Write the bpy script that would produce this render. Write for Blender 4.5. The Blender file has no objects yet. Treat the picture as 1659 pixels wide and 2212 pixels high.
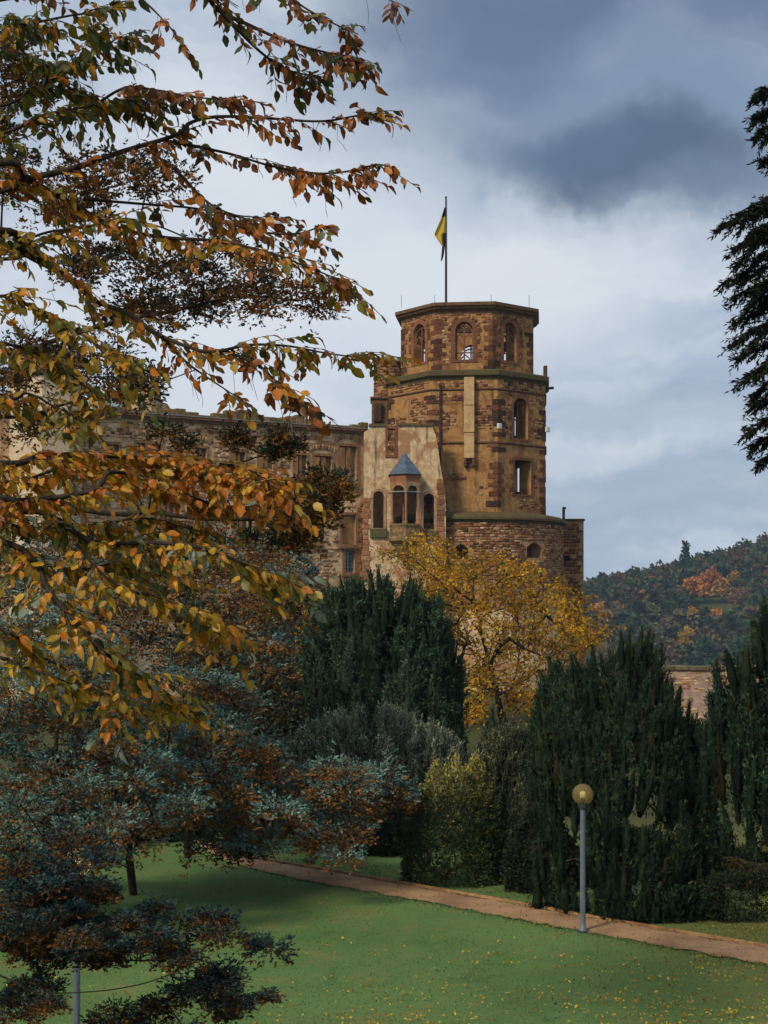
import bpy, math, random
import numpy as np
from mathutils import Vector, Matrix
from mathutils.geometry import tessellate_polygon

random.seed(7)
rng = np.random.default_rng(11)
S = bpy.context.scene
COL = S.collection
R = math.radians

# ------------------------------------------------------------------ camera
F, U0, V0, CAMZ = 3200.0, 829.5, 1330.0, 7.65      # focal length, principal column, horizon row (1659x2212 layout) and eye height
cam_d = bpy.data.cameras.new('camera')
cam = bpy.data.objects.new('camera', cam_d)
COL.objects.link(cam)
cam.location = (0, 0, CAMZ)
cam.rotation_euler = (R(90), 0, 0)
cam_d.sensor_fit = 'VERTICAL'
cam_d.sensor_height = 36
cam_d.lens = 36 * F / 2212
cam_d.shift_y = (V0 - 1106) / 2212
cam_d.clip_start = 0.1
cam_d.clip_end = 9000
S.camera = cam

# ------------------------------------------------------------------ world, sun, exposure
SUN_AZ, SUN_EL = R(-138), R(41)     # from the left and a little behind the viewer
W = bpy.data.worlds.new('World')
S.world = W
W.use_nodes = True
nt = W.node_tree
nt.nodes.clear()
def N(t, **kw):
    n = nt.nodes.new(t)
    for k, v in kw.items():
        setattr(n, k, v)
    return n
def L(a, b):
    nt.links.new(a, b)
def val(node_in, v):
    node_in.default_value = v
def vmath(op, a, b=None):
    n = N('ShaderNodeVectorMath', operation=op)
    for i, x in enumerate((a, b)):
        if x is None: continue
        if isinstance(x, (tuple, list)): n.inputs[i].default_value = x
        else: L(x, n.inputs[i])
    return n.outputs['Value'] if op in ('LENGTH', 'DOT_PRODUCT') else n.outputs[0]
def smath(op, a, b=0.0, clamp=False):
    n = N('ShaderNodeMath', operation=op, use_clamp=clamp)
    for i, x in enumerate((a, b)):
        if isinstance(x, (int, float)): n.inputs[i].default_value = x
        else: L(x, n.inputs[i])
    return n.outputs[0]
def maprange(x, a, b, c, d, kind='SMOOTHSTEP'):
    n = N('ShaderNodeMapRange', interpolation_type=kind)
    L(x, n.inputs[0])
    for i, v in enumerate((a, b, c, d)): n.inputs[i + 1].default_value = v
    return n.outputs[0]
def noise(vec, scale, detail=5, rough=.55, dist=0.0):
    n = N('ShaderNodeTexNoise')
    L(vec, n.inputs['Vector'])
    n.inputs['Scale'].default_value = scale
    n.inputs['Detail'].default_value = detail
    n.inputs['Roughness'].default_value = rough
    n.inputs['Distortion'].default_value = dist
    return n
def mixc(fac, a, b):
    n = N('ShaderNodeMix', data_type='RGBA')
    if isinstance(fac, (int, float)): n.inputs[0].default_value = fac
    else: L(fac, n.inputs[0])
    for i, x in ((6, a), (7, b)):
        if isinstance(x, (tuple, list)): n.inputs[i].default_value = (*x, 1)
        else: L(x, n.inputs[i])
    return n.outputs[2]
tc = N('ShaderNodeTexCoord')
D0 = tc.outputs['Generated']
# broad distortion so that no cloud has a drawn outline
nz = noise(D0, 3.2, 6, .6)
off = vmath('MULTIPLY', vmath('SUBTRACT', nz.outputs['Color'], (.5, .5, .5)), (.24, .24, .11))
nzb = noise(D0, 13.0, 6, .62)
off2 = vmath('MULTIPLY', vmath('SUBTRACT', nzb.outputs['Color'], (.5, .5, .5)), (.07, .07, .05))
Dd = vmath('ADD', vmath('ADD', D0, off), off2)
nz2 = noise(vmath('MULTIPLY', Dd, (.9, .9, 4.2)), 4.4, 7, .56)
nz3 = noise(vmath('MULTIPLY', Dd, (.6, .6, 7.0)), 4.0, 5, .5)
def dirpx(u, v):
    d = Vector(((u - U0) / F, 1, (V0 - v) / F))
    return d.normalized()
def bank(u, v, ru, rv, soft=0.0):
    c = dirpx(u, v)
    q = vmath('SUBTRACT', Dd, tuple(c))
    q = vmath('MULTIPLY', q, (F / ru, F / ru * .5, F / rv))
    return maprange(vmath('LENGTH', q), .3 + soft, 1.5, 1.0, 0.0)
cloud_light = (.58, .635, .71)
cloud_mid = (.225, .315, .47)
cloud_dark = (.048, .082, .145)
base = mixc(maprange(nz2.outputs['Fac'], .36, .62, 0, 1), (.36, .44, .57), cloud_light)
base = mixc(smath('MULTIPLY', maprange(nz3.outputs['Fac'], .42, .66, 0, 1), .40), base, cloud_mid)
for (u, v, ru, rv, amt, colr) in [
        (520, 560, 520, 330, .8, (.69, .735, .795)),
        (1120, 620, 380, 170, .8, (.72, .76, .81)),
        (1180, 190, 500, 190, .72, (.175, .245, .365)),
        (1620, 300, 400, 180, .58, (.19, .265, .385)),
        (1250, -30, 460, 110, .85, (.085, .14, .245)),
        (1345, 345, 225, 74, .88, (.058, .098, .16)),
        (1480, 400, 240, 40, .5, (.11, .165, .25)),
        (1000, 60, 260, 50, .5, (.14, .2, .3)),
        (1130, 150, 200, 80, .6, (.10, .16, .27)),
        (1180, 330, 220, 60, .5, (.13, .195, .31)),
        (1520, 420, 160, 60, .5, (.13, .19, .29)),
        (1440, 900, 380, 50, .45, (.25, .33, .45)),
        (1480, 1080, 480, 80, .5, (.28, .365, .48)),
        (-900, 100, 700, 260, .6, (.2, .27, .38)),
        (2500, 200, 700, 260, .6, (.2, .27, .38)),
        (3600, 700, 900, 200, .5, (.25, .33, .45)),
        (-2200, 500, 900, 200, .5, (.25, .33, .45))]:
    base = mixc(smath('MULTIPLY', bank(u, v, ru, rv), amt), base, colr)
sky = N('ShaderNodeTexSky', sky_type='NISHITA', sun_disc=False)
sky.sun_elevation = SUN_EL
sky.sun_rotation = SUN_AZ
bg1 = N('ShaderNodeBackground'); L(sky.outputs[0], bg1.inputs[0]); bg1.inputs[1].default_value = .06
bg2 = N('ShaderNodeBackground'); L(base, bg2.inputs[0]); bg2.inputs[1].default_value = 1.0
mx = N('ShaderNodeMixShader'); mx.inputs[0].default_value = .93
L(bg1.outputs[0], mx.inputs[1]); L(bg2.outputs[0], mx.inputs[2])
wo = N('ShaderNodeOutputWorld'); L(mx.outputs[0], wo.inputs[0])

sd = bpy.data.lights.new('sun', 'SUN')
sd.energy = 2.8
sd.angle = R(10)
sd.color = (1.0, .86, .66)
sun = bpy.data.objects.new('sun', sd)
COL.objects.link(sun)
sdir = Vector((math.sin(SUN_AZ) * math.cos(SUN_EL), math.cos(SUN_AZ) * math.cos(SUN_EL), math.sin(SUN_EL)))
sun.rotation_euler = (-sdir).to_track_quat('-Z', 'Y').to_euler()
sun.location = (-60, -40, 80)

S.view_settings.view_transform = 'Standard'
S.view_settings.look = 'None'
S.view_settings.exposure = 0.16
S.view_settings.gamma = 1.0
S.cycles.max_bounces = 5
S.cycles.diffuse_bounces = 1
S.cycles.transmission_bounces = 5
S.cycles.volume_bounces = 0
S.cycles.use_denoising = True

# ------------------------------------------------------------------ helpers
def at(u, v, Y):
    """a point of the place: column u and row v of the layout, Y metres away"""
    return Vector(((u - U0) / F * Y, Y, CAMZ - (v - V0) / F * Y))
def px(P):
    P = np.asarray(P)
    return U0 + F * P[..., 0] / P[..., 1], V0 - F * (P[..., 2] - CAMZ) / P[..., 1]

def mesh_np(name, V, Fc, C=None, mat=None, smooth=False):
    V = np.asarray(V, np.float32).reshape(-1, 3)
    Fc = np.asarray(Fc, np.int32)
    k = Fc.shape[1]
    me = bpy.data.meshes.new(name)
    me.vertices.add(len(V)); me.vertices.foreach_set('co', V.ravel())
    me.loops.add(Fc.size); me.loops.foreach_set('vertex_index', Fc.ravel())
    me.polygons.add(len(Fc)); me.polygons.foreach_set('loop_start', np.arange(0, Fc.size, k, dtype=np.int32))
    if smooth: me.polygons.foreach_set('use_smooth', np.ones(len(Fc), bool))
    me.update(calc_edges=True)
    if C is not None:
        C = np.asarray(C, np.float32)
        if C.shape[1] == 3: C = np.concatenate([C, np.ones((len(C), 1), np.float32)], 1)
        a = me.color_attributes.new('col', 'FLOAT_COLOR', 'POINT')
        a.data.foreach_set('color', C.ravel())
    if mat: me.materials.append(mat)
    return me

class MB:
    """collects polygons into one mesh"""
    def __init__(s): s.v = []; s.f = []; s.c = []; s.cc = (1, 1, 1)
    def add(s, vs, fs):
        b = len(s.v)
        s.v += [tuple(x) for x in vs]
        s.c += [s.cc] * len(vs)
        s.f += [tuple(i + b for i in f) for f in fs]
        return s
    def box(s, c, ax, ay, az):
        """centre and three half-axis vectors"""
        c, ax, ay, az = map(Vector, (c, ax, ay, az))
        vs = [c + ax * i + ay * j + az * k for k in (-1, 1) for j in (-1, 1) for i in (-1, 1)]
        if ax.cross(ay).dot(az) < 0:
            fs = [(0, 1, 3, 2), (4, 6, 7, 5), (0, 4, 5, 1), (2, 3, 7, 6), (0, 2, 6, 4), (1, 5, 7, 3)]
        else:
            fs = [(0, 2, 3, 1), (4, 5, 7, 6), (0, 1, 5, 4), (2, 6, 7, 3), (0, 4, 6, 2), (1, 3, 7, 5)]
        return s.add(vs, fs)
    def aabb(s, x0, x1, y0, y1, z0, z1):
        return s.box(((x0 + x1) / 2, (y0 + y1) / 2, (z0 + z1) / 2), ((x1 - x0) / 2, 0, 0), (0, (y1 - y0) / 2, 0), (0, 0, (z1 - z0) / 2))
    def lathe(s, c, prof, n, phase=0.0, close=False, a0=None, a1=None):
        """prof: (radius, z) from bottom to top; seen from outside"""
        full = a0 is None
        m = n if full else n + 1
        vs = []
        for (r, z) in prof:
            for i in range(m):
                a = phase + 2 * math.pi * i / n if full else a0 + (a1 - a0) * i / n
                vs.append((c[0] + r * math.cos(a), c[1] + r * math.sin(a), z))
        fs = []
        P = len(prof)
        for j in range(P if close else P - 1):
            j2 = (j + 1) % P
            for i in range(n):
                i2 = (i + 1) % m if full else i + 1
                fs.append((j * m + i, j * m + i2, j2 * m + i2, j2 * m + i))
        return s.add(vs, fs)
    def bar(s, pts, w, d, nrm):
        """a bar of width w (in the plane) and depth d (along nrm) following pts"""
        nrm = Vector(nrm)
        pts = [Vector(p) for p in pts]
        for a, b in zip(pts[:-1], pts[1:]):
            t = (b - a); ln = t.length
            if ln < 1e-5: continue
            t /= ln
            sd_ = nrm.cross(t).normalized()
            s.box((a + b) / 2, t * (ln / 2 + w * .25), sd_ * w / 2, nrm * d / 2)
        return s
    def build(s, name, mat, parent=None, colors=False, bevel=0, smooth=False):
        me = bpy.data.meshes.new(name)
        me.from_pydata(s.v, [], s.f)
        if colors:
            a = me.color_attributes.new('col', 'FLOAT_COLOR', 'POINT')
            a.data.foreach_set('color', np.concatenate([np.array(s.c, np.float32), np.ones((len(s.c), 1), np.float32)], 1).ravel())
        if smooth: me.polygons.foreach_set('use_smooth', np.ones(len(me.polygons), bool))
        me.update()
        me.materials.append(mat)
        o = link(name, me, parent)
        if bevel:
            b = o.modifiers.new('bevel', 'BEVEL'); b.width = bevel; b.segments = 1; b.limit_method = 'ANGLE'
        return o

BASE = {}
def link(name, me, parent=None, mw=None):
    o = bpy.data.objects.new(name, me)
    COL.objects.link(o)
    if parent is not None:
        o.parent = parent
        root = parent
        while root.parent: root = root.parent
        if parent.parent is None:
            o.matrix_parent_inverse = Matrix.Translation(-Vector(parent.location))
        elif parent.type == 'EMPTY':
            o.matrix_parent_inverse = Matrix.Translation(-Vector(parent.location))
    if mw is not None: o.matrix_basis = mw
    return o
def thing(name, label, cat, loc=(0, 0, 0), group=None):
    o = bpy.data.objects.new(name, None)
    o.empty_display_size = .3
    COL.objects.link(o)
    o.location = loc
    return tag(o, label, cat, group)
def tag(o, label=None, cat=None, group=None, kind=None):
    if label: o['label'] = label
    if cat: o['category'] = cat
    if group: o['group'] = group
    if kind: o['kind'] = kind
    return o

# ------------------------------------------------------------------ materials
def mat_new(name):
    global nt
    m = bpy.data.materials.new(name)
    m.use_nodes = True
    nt = m.node_tree
    b = nt.nodes['Principled BSDF']
    return m, b, nt.nodes['Material Output']
def bump(b, h, strength=.4, dist=.05):
    n = N('ShaderNodeBump')
    n.inputs['Strength'].default_value = strength
    n.inputs['Distance'].default_value = dist
    L(h, n.inputs['Height'])
    L(n.outputs[0], b.inputs['Normal'])
def coords(kind='Object'):
    return N('ShaderNodeTexCoord').outputs[kind]
def geo_pos():
    return N('ShaderNodeNewGeometry').outputs['Position']
def ramp(fac, stops):
    n = N('ShaderNodeValToRGB')
    e = n.color_ramp.elements
    while len(e) < len(stops): e.new(.5)
    for i, (p, c) in enumerate(stops):
        e[i].position = p; e[i].color = (*c, 1)
    L(fac, n.inputs[0])
    return n.outputs[0]

def m_leaf(name, trans=.3, rough=.55, spec=.25, nscale=9.0, vary=.25):
    m, b, out = mat_new(name)
    at_ = N('ShaderNodeAttribute', attribute_name='col')
    nz = noise(geo_pos(), nscale, 3)
    f = maprange(nz.outputs['Fac'], .3, .7, 1 - vary, 1 + vary, 'LINEAR')
    hs = N('ShaderNodeHueSaturation'); L(at_.outputs['Color'], hs.inputs['Color']); L(f, hs.inputs['Value'])
    L(hs.outputs[0], b.inputs['Base Color'])
    b.inputs['Roughness'].default_value = rough
    b.inputs['Specular IOR Level'].default_value = spec
    t = N('ShaderNodeBsdfTranslucent'); L(hs.outputs[0], t.inputs[0])
    x = N('ShaderNodeMixShader'); x.inputs[0].default_value = trans
    L(b.outputs[0], x.inputs[1]); L(t.outputs[0], x.inputs[2]); L(x.outputs[0], out.inputs[0])
    return m
M_leaf = m_leaf('broad_leaf', .38, .42, .35, 60.0, .22)
M_yellow = m_leaf('autumn_crown', .35, .6, .15, 1.2, .2)
M_needle = m_leaf('needle_foliage', .10, .7, .08, 1.6, .35)
M_far = m_leaf('far_foliage', .1, .9, .0, .12, .3)

def m_bark(name, c1, c2, scale=6):
    m, b, out = mat_new(name)
    p = geo_pos()
    q = vmath('MULTIPLY', p, (1, 1, .25))
    nz = noise(q, scale, 6, .65)
    L(mixc(maprange(nz.outputs['Fac'], .35, .65, 0, 1), c1, c2), b.inputs['Base Color'])
    b.inputs['Roughness'].default_value = .9
    b.inputs['Specular IOR Level'].default_value = .1
    bump(b, nz.outputs['Fac'], .8, .03)
    return m
M_bark = m_bark('bark_dark', (.018, .013, .010), (.05, .038, .030), 14)
M_bark2 = m_bark('bark_brown', (.04, .026, .018), (.10, .068, .048), 8)
M_twig = m_bark('twig_brown', (.05, .032, .02), (.12, .08, .05), 20)

def m_plaster(name, c_lo, c_hi, c_stain, c_red=(.20, .085, .04), streak=.6, dark=.5, redamt=.5):
    m, b, out = mat_new(name)
    p = geo_pos()
    big = noise(p, .42, 8, .62, .6)
    mid = noise(p, 1.9, 8, .62)
    fine = noise(p, 9, 6, .65)
    c = mixc(maprange(mid.outputs['Fac'], .33, .66, 0, 1), c_lo, c_hi)
    st = noise(vmath('MULTIPLY', p, (1.4, 1.4, .16)), 1.3, 7, .62)
    c = mixc(smath('MULTIPLY', maprange(st.outputs['Fac'], .5, .72, 0, 1), streak), c, c_stain)
    c = mixc(smath('MULTIPLY', maprange(big.outputs['Fac'], .53, .60, 0, 1), redamt), c, c_red)
    c = mixc(smath('MULTIPLY', maprange(fine.outputs['Fac'], .5, .75, 0, 1), dark), c, c_stain)
    L(c, b.inputs['Base Color'])
    b.inputs['Roughness'].default_value = .92
    b.inputs['Specular IOR Level'].default_value = .12
    h = smath('ADD', smath('MULTIPLY', big.outputs['Fac'], 1.2), fine.outputs['Fac'])
    bump(b, h, .7, .09)
    return m
M_plaster = m_plaster('ochre_plaster', (.27, .138, .052), (.41, .228, .088), (.08, .045, .022), (.18, .072, .032), .8, .65, .7)
M_pale = m_plaster('pale_plaster', (.46, .31, .17), (.68, .51, .32), (.13, .08, .045), (.34, .17, .085), .95, .75, .85)
M_mortar = m_plaster('old_mortar', (.30, .165, .080), (.45, .265, .135), (.09, .048, .027), (.21, .085, .045), .6, .5, .6)
M_wing = m_plaster('wing_mortar', (.48, .32, .175), (.66, .48, .29), (.17, .10, .06), (.36, .19, .10), .55, .4, .6)
M_cream = m_plaster('cream_plaster', (.52, .40, .26), (.66, .54, .38), (.3, .2, .12), (.45, .3, .18), .3, .3, .3)
M_chute = m_plaster('chute_render', (.42, .28, .14), (.54, .37, .19), (.2, .13, .07), (.3, .16, .08), .35, .3, .3)
M_terrace = m_plaster('terrace_stone', (.31, .205, .155), (.44, .315, .26), (.06, .042, .034), (.25, .14, .10), .9, .5, .4)

def m_stone(name, moss=0.0, mul=1.0):
    m, b, out = mat_new(name)
    at_ = N('ShaderNodeAttribute', attribute_name='col')
    p = geo_pos()
    n1 = noise(p, 3.1, 7, .65)
    n2 = noise(p, 16, 5, .65)
    f = maprange(n1.outputs['Fac'], .3, .7, .55 * mul, 1.45 * mul, 'LINEAR')
    f2 = maprange(n2.outputs['Fac'], .3, .7, .75, 1.25, 'LINEAR')
    hs = N('ShaderNodeHueSaturation'); L(at_.outputs['Color'], hs.inputs['Color']); L(smath('MULTIPLY', f, f2), hs.inputs['Value'])
    c = hs.outputs[0]
    if moss:
        nm = noise(p, 1.7, 6, .6)
        c = mixc(smath('MULTIPLY', maprange(nm.outputs['Fac'], .42, .62, 0, 1), moss), c, (.085, .088, .030))
    L(c, b.inputs['Base Color'])
    b.inputs['Roughness'].default_value = .9
    b.inputs['Specular IOR Level'].default_value = .12
    bump(b, smath('ADD', n1.outputs['Fac'], n2.outputs['Fac']), .7, .05)
    return m
M_stone = m_stone('sandstone')
M_ledge = m_stone('mossy_sandstone', .8)

def m_plain(name, col, rough=.6, metal=0.0, nscale=8, vary=.2, spec=.3):
    m, b, out = mat_new(name)
    nz = noise(geo_pos(), nscale, 5, .6)
    c = tuple(x * (1 - vary) for x in col); d = tuple(min(1, x * (1 + vary)) for x in col)
    L(mixc(maprange(nz.outputs['Fac'], .3, .7, 0, 1), c, d), b.inputs['Base Color'])
    b.inputs['Roughness'].default_value = rough
    b.inputs['Metallic'].default_value = metal
    b.inputs['Specular IOR Level'].default_value = spec
    return m
M_slate = m_plain('slate', (.065, .095, .135), .5, 0, 3, .35)
M_slate_pale = m_plain('pale_slate', (.20, .28, .34), .5, 0, 3, .2)
M_lead = m_plain('lead_sheet', (.24, .28, .30), .5, .1, 2, .2)
M_iron = m_plain('dark_iron', (.025, .020, .018), .6, .2)
M_pole = m_plain('flagpole_paint', (.04, .035, .035), .5)
M_post = m_plain('grey_paint', (.12, .145, .18), .42, 0, 5, .08)
M_collar = m_plain('lamp_collar', (.05, .06, .075), .5)
M_white = m_plain('floodlight_case', (.55, .57, .58), .5)
M_glass_d = m_plain('leaded_glass', (.16, .19, .22), .12, 0, 2, .3, .6)

# ------------------------------------------------------------------ ground
def sstep(a, b, x):
    t = np.clip((x - a) / (b - a), 0, 1)
    return t * t * (3 - 2 * t)
def ridge(X):
    return np.clip((X + 92) * .25, 0, 118)
def ground_z(X, Y):
    X = np.asarray(X, float); Y = np.asarray(Y, float)
    terr = 6.0 * (1 - sstep(3.0, 22.5, Y))
    fall = -45 * sstep(215, 430, Y)
    hill = ridge(X) * sstep(610, 1080, Y) + 10 * np.sin(X / 90 + 1) * np.sin(Y / 120) * sstep(600, 800, Y)
    hill = hill * (1 - sstep(1125, 1600, Y))
    return terr + fall + hill
xs = np.concatenate([np.linspace(-2600, -90, 40), np.linspace(-80, 80, 60), np.linspace(90, 700, 45), np.linspace(760, 3000, 30)])
ys = np.concatenate([np.linspace(-150, -12, 12), np.linspace(-10, 70, 60), np.linspace(73, 230, 40), np.linspace(236, 1400, 70), np.linspace(1450, 3400, 30)])
GX, GY = np.meshgrid(xs, ys)
GZ = ground_z(GX, GY)
lawn_bump = (np.sin(GX * 1.1 + .7 * np.sin(GY * .6)) * np.sin(GY * .9)) * .02 * (GY < 80)
GZ = GZ + lawn_bump - .02 * (GY < 80)
nx, ny = len(xs), len(ys)
idx = np.arange(nx * ny).reshape(ny, nx)
Fq = np.stack([idx[:-1, :-1], idx[:-1, 1:], idx[1:, 1:], idx[1:, :-1]], -1).reshape(-1, 4)
m, b, out = mat_new('lawn')
p = geo_pos()
n1 = noise(p, .16, 5, .6); n2 = noise(p, 1.3, 6, .65); n3 = noise(vmath('MULTIPLY', p, (1, .45, 1)), 22, 6, .7)
c = mixc(maprange(n1.outputs['Fac'], .35, .65, 0, 1), (.084, .155, .046), (.116, .198, .062))
c = mixc(smath('MULTIPLY', maprange(n2.outputs['Fac'], .42, .68, 0, 1), .6), c, (.125, .165, .055))
c = mixc(smath('MULTIPLY', maprange(n3.outputs['Fac'], .46, .70, 0, 1), .65), c, (.045, .092, .028))
wear = noise(p, .55, 6, .65, .8)
c = mixc(smath('MULTIPLY', maprange(wear.outputs['Fac'], .52, .68, 0, 1), .7), c, (.165, .165, .062))
c = mixc(smath('MULTIPLY', maprange(wear.outputs['Fac'], .30, .44, 1, 0), .5), c, (.050, .105, .032))
# autumn litter: turf near the right-hand edge is thin and brownish
sx = N('ShaderNodeSeparateXYZ'); L(p, sx.inputs[0])
litter = smath('MULTIPLY', maprange(smath('ADD', sx.outputs[0], smath('MULTIPLY', n2.outputs['Fac'], 3)), 5.5, 12, 0, 1), .55)
c = mixc(litter, c, (.15, .105, .025))
far = maprange(sx.outputs[1], 46, 58, 0, 1)
c = mixc(far, c, (.055, .060, .020))
L(c, b.inputs['Base Color']); b.inputs['Roughness'].default_value = .9; b.inputs['Specular IOR Level'].default_value = .1
bump(b, smath('ADD', n3.outputs['Fac'], n2.outputs['Fac']), .7, .04)
M_lawn = m
g = link('ground', mesh_np('ground', np.stack([GX, GY, GZ], -1), Fq, None, M_lawn, True))
tag(g, kind='structure')

def catmull(pts, n):
    pts = [Vector(p) for p in pts]
    P = [pts[0] * 2 - pts[1]] + pts + [pts[-1] * 2 - pts[-2]]
    out = []
    for i in range(1, len(P) - 2):
        for k in range(n):
            t = k / n
            out.append(.5 * ((2 * P[i]) + (P[i + 1] - P[i - 1]) * t + (2 * P[i - 1] - 5 * P[i] + 4 * P[i + 1] - P[i + 2]) * t * t
                             + (3 * P[i] - P[i - 1] - 3 * P[i + 1] + P[i + 2]) * t ** 3))
    out.append(pts[-1])
    return out
def gp(u, v):
    Y = F * CAMZ / (v - V0)
    return Vector(((u - U0) / F * Y, Y, 0))
m, b, out = mat_new('gravel')
p = geo_pos()
n1 = noise(p, .8, 5, .6); n2 = noise(p, 14, 6, .7); n3 = noise(p, 45, 3, .6)
c = mixc(maprange(n1.outputs['Fac'], .35, .65, 0, 1), (.28, .16, .075), (.42, .255, .125))
c = mixc(smath('MULTIPLY', maprange(n2.outputs['Fac'], .45, .7, 0, 1), .7), c, (.19, .095, .055))
c = mixc(smath('MULTIPLY', maprange(n3.outputs['Fac'], .5, .75, 0, 1), .5), c, (.44, .30, .20))
n4 = noise(p, .35, 5, .6, .5)
c = mixc(smath('MULTIPLY', maprange(n4.outputs['Fac'], .5, .66, 0, 1), .5), c, (.15, .085, .05))
L(c, b.inputs['Base Color']); b.inputs['Roughness'].default_value = .95
bump(b, smath('ADD', n3.outputs['Fac'], n2.outputs['Fac']), .8, .03)
M_gravel = m
near_edge = catmull([gp(u, v) for u, v in [(330, 1765), (395, 1802), (450, 1838), (510, 1867), (650, 1899), (829, 1932), (960, 1955), (1110, 1984), (1259, 2012), (1440, 2045), (1629, 2079), (1800, 2108), (2100, 2160)]], 10)
far_edge = catmull([gp(u, v) for u, v in [(355, 1762), (418, 1795), (470, 1825), (525, 1851), (650, 1873), (829, 1904), (960, 1927), (1110, 1953), (1259, 1981), (1440, 2012), (1629, 2044), (1800, 2070), (2100, 2115)]], 10)
mb = MB()
nrow = 6
for i, (a, b_) in enumerate(zip(near_edge, far_edge)):
    ja = .07 * math.sin(i * 1.7) + random.uniform(-.11, .11); jb = random.uniform(-.10, .10)
    row = []
    for k in range(nrow):
        t = k / (nrow - 1)
        q = a.lerp(b_, t)
        if k == 0: q.y += ja
        if k == nrow - 1: q.y += jb
        q.z = .012 + (.012 if 0 < k < nrow - 1 else -.004)
        row.append(q)
    b0 = len(mb.v)
    mb.v += [tuple(q) for q in row]; mb.c += [(1, 1, 1)] * nrow
    if i:
        for k in range(nrow - 1):
            mb.f.append((b0 - nrow + k, b0 + k, b0 + k + 1, b0 - nrow + k + 1))
po = mb.build('path', M_gravel)
po.data.flip_normals() if po.data.polygons[0].normal.z < 0 else None
tag(po, kind='structure')
# low edging strip along the far side of the path
mb = MB()
for a, b_ in zip(far_edge[26:-10], far_edge[27:-9]):
    t = (b_ - a); n = Vector((-t.y, t.x, 0)).normalized()
    mb.box((a + b_) / 2 + n * .12 + Vector((0, 0, .03)), t * .49, n * .035, (0, 0, .035))
ed = mb.build('path_edging', M_mortar)
tag(ed, kind='structure')

# ------------------------------------------------------------------ masonry helpers
class Plane:
    def __init__(s, P0, n):
        s.n = Vector((n[0], n[1], 0)).normalized()
        s.t = Vector((-s.n.y, s.n.x, 0))
        s.P0 = Vector((P0[0], P0[1], 0))
    def P(s, a, z, d=0.0):
        return s.P0 + s.t * a + s.n * d + Vector((0, 0, z))
    def px(s, u, v):
        """(s, z) of the place on this wall seen at column u, row v"""
        dr = Vector(((u - U0) / F, 1, 0))
        Y = s.P0.dot(s.n) / dr.dot(s.n)
        q = dr * Y
        return (q - s.P0).dot(s.t), CAMZ + (V0 - v) / F * Y
    def rect(s, u0, u1, v0, v1):
        a0, zt = s.px(u0, v0); a1, zb = s.px(u1, v1)
        zt2 = s.px((u0 + u1) / 2, v0)[1]; zb2 = s.px((u0 + u1) / 2, v1)[1]
        return a0, a1, zb2, zt2

def arch(a0, a1, z0, z1, kind='round', n=8, grow=0.0, sill=None):
    """outline from the lower left corner, anticlockwise seen from outside"""
    a0 -= grow; a1 += grow; z1 += grow; z0 -= grow if sill is None else sill
    w = a1 - a0; c = (a0 + a1) / 2
    pts = [(a0, z0), (a1, z0)]
    if kind == 'rect':
        return pts + [(a1, z1), (a0, z1)]
    if kind == 'round':
        r = w / 2
        zs = z1 - r
        return pts + [(c + r * math.cos(math.pi * i / (2 * n)), zs + r * math.sin(math.pi * i / (2 * n))) for i in range(2 * n + 1)]
    if kind == 'segment':
        rise = w * .22; zs = z1 - rise
        return pts + [(a1 - w * i / (2 * n), zs + rise * math.sin(math.pi * i / (2 * n))) for i in range(2 * n + 1)]
    zs = z1 - w * .85
    right = [(c + w / 2 * math.cos(t) ** .9 if i < n else c, zs + (z1 - zs) * math.sin(t) ** 1.15) for i, t in enumerate([math.pi / 2 * k / n for k in range(n + 1)])]
    left = [(2 * c - a, z) for a, z in right[::-1]][1:]
    return pts + right + left

def panel(mb, pl, outline, holes, thick, k=1.0, back=True):
    """a wall slab with real openings: front, back, reveals and rim"""
    polys = [outline] + holes
    flat = [p for q in polys for p in q]
    tri = tessellate_polygon([[Vector((a, z, 0)) for a, z in q] for q in polys])
    n = len(flat)
    vs = [pl.P(a, z, 0) for a, z in flat]
    if back: vs += [pl.P(a * k, z, -thick) for a, z in flat]
    fs = []
    for t in tri:
        A, B, C_ = (Vector((*flat[i], 0)) for i in t)
        if (B - A).cross(C_ - A).z < 0: t = t[::-1]
        fs.append(tuple(t))
        if back: fs.append(tuple(i + n for i in t[::-1]))
    if back:
        o = 0
        for q in polys:
            m_ = len(q)
            for i in range(m_):
                j = (i + 1) % m_
                fs.append((o + i, o + i + n, o + j + n, o + j))
            o += m_
    mb.add(vs, fs)
def ring_frame(mb, pl, inner, outer, proud, deep):
    """a dressed stone surround between two outlines of equal point count"""
    n = len(inner)
    vs = [pl.P(a, z, proud) for a, z in outer] + [pl.P(a, z, proud) for a, z in inner] + [pl.P(a, z, -deep) for a, z in inner] + [pl.P(a, z, -.05) for a, z in outer]
    fs = []
    for i in range(n):
        j = (i + 1) % n
        fs += [(i, j, n + j, n + i), (n + i, n + j, 2 * n + j, 2 * n + i), (3 * n + i, 3 * n + j, j, i)]
    mb.add(vs, fs)

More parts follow.
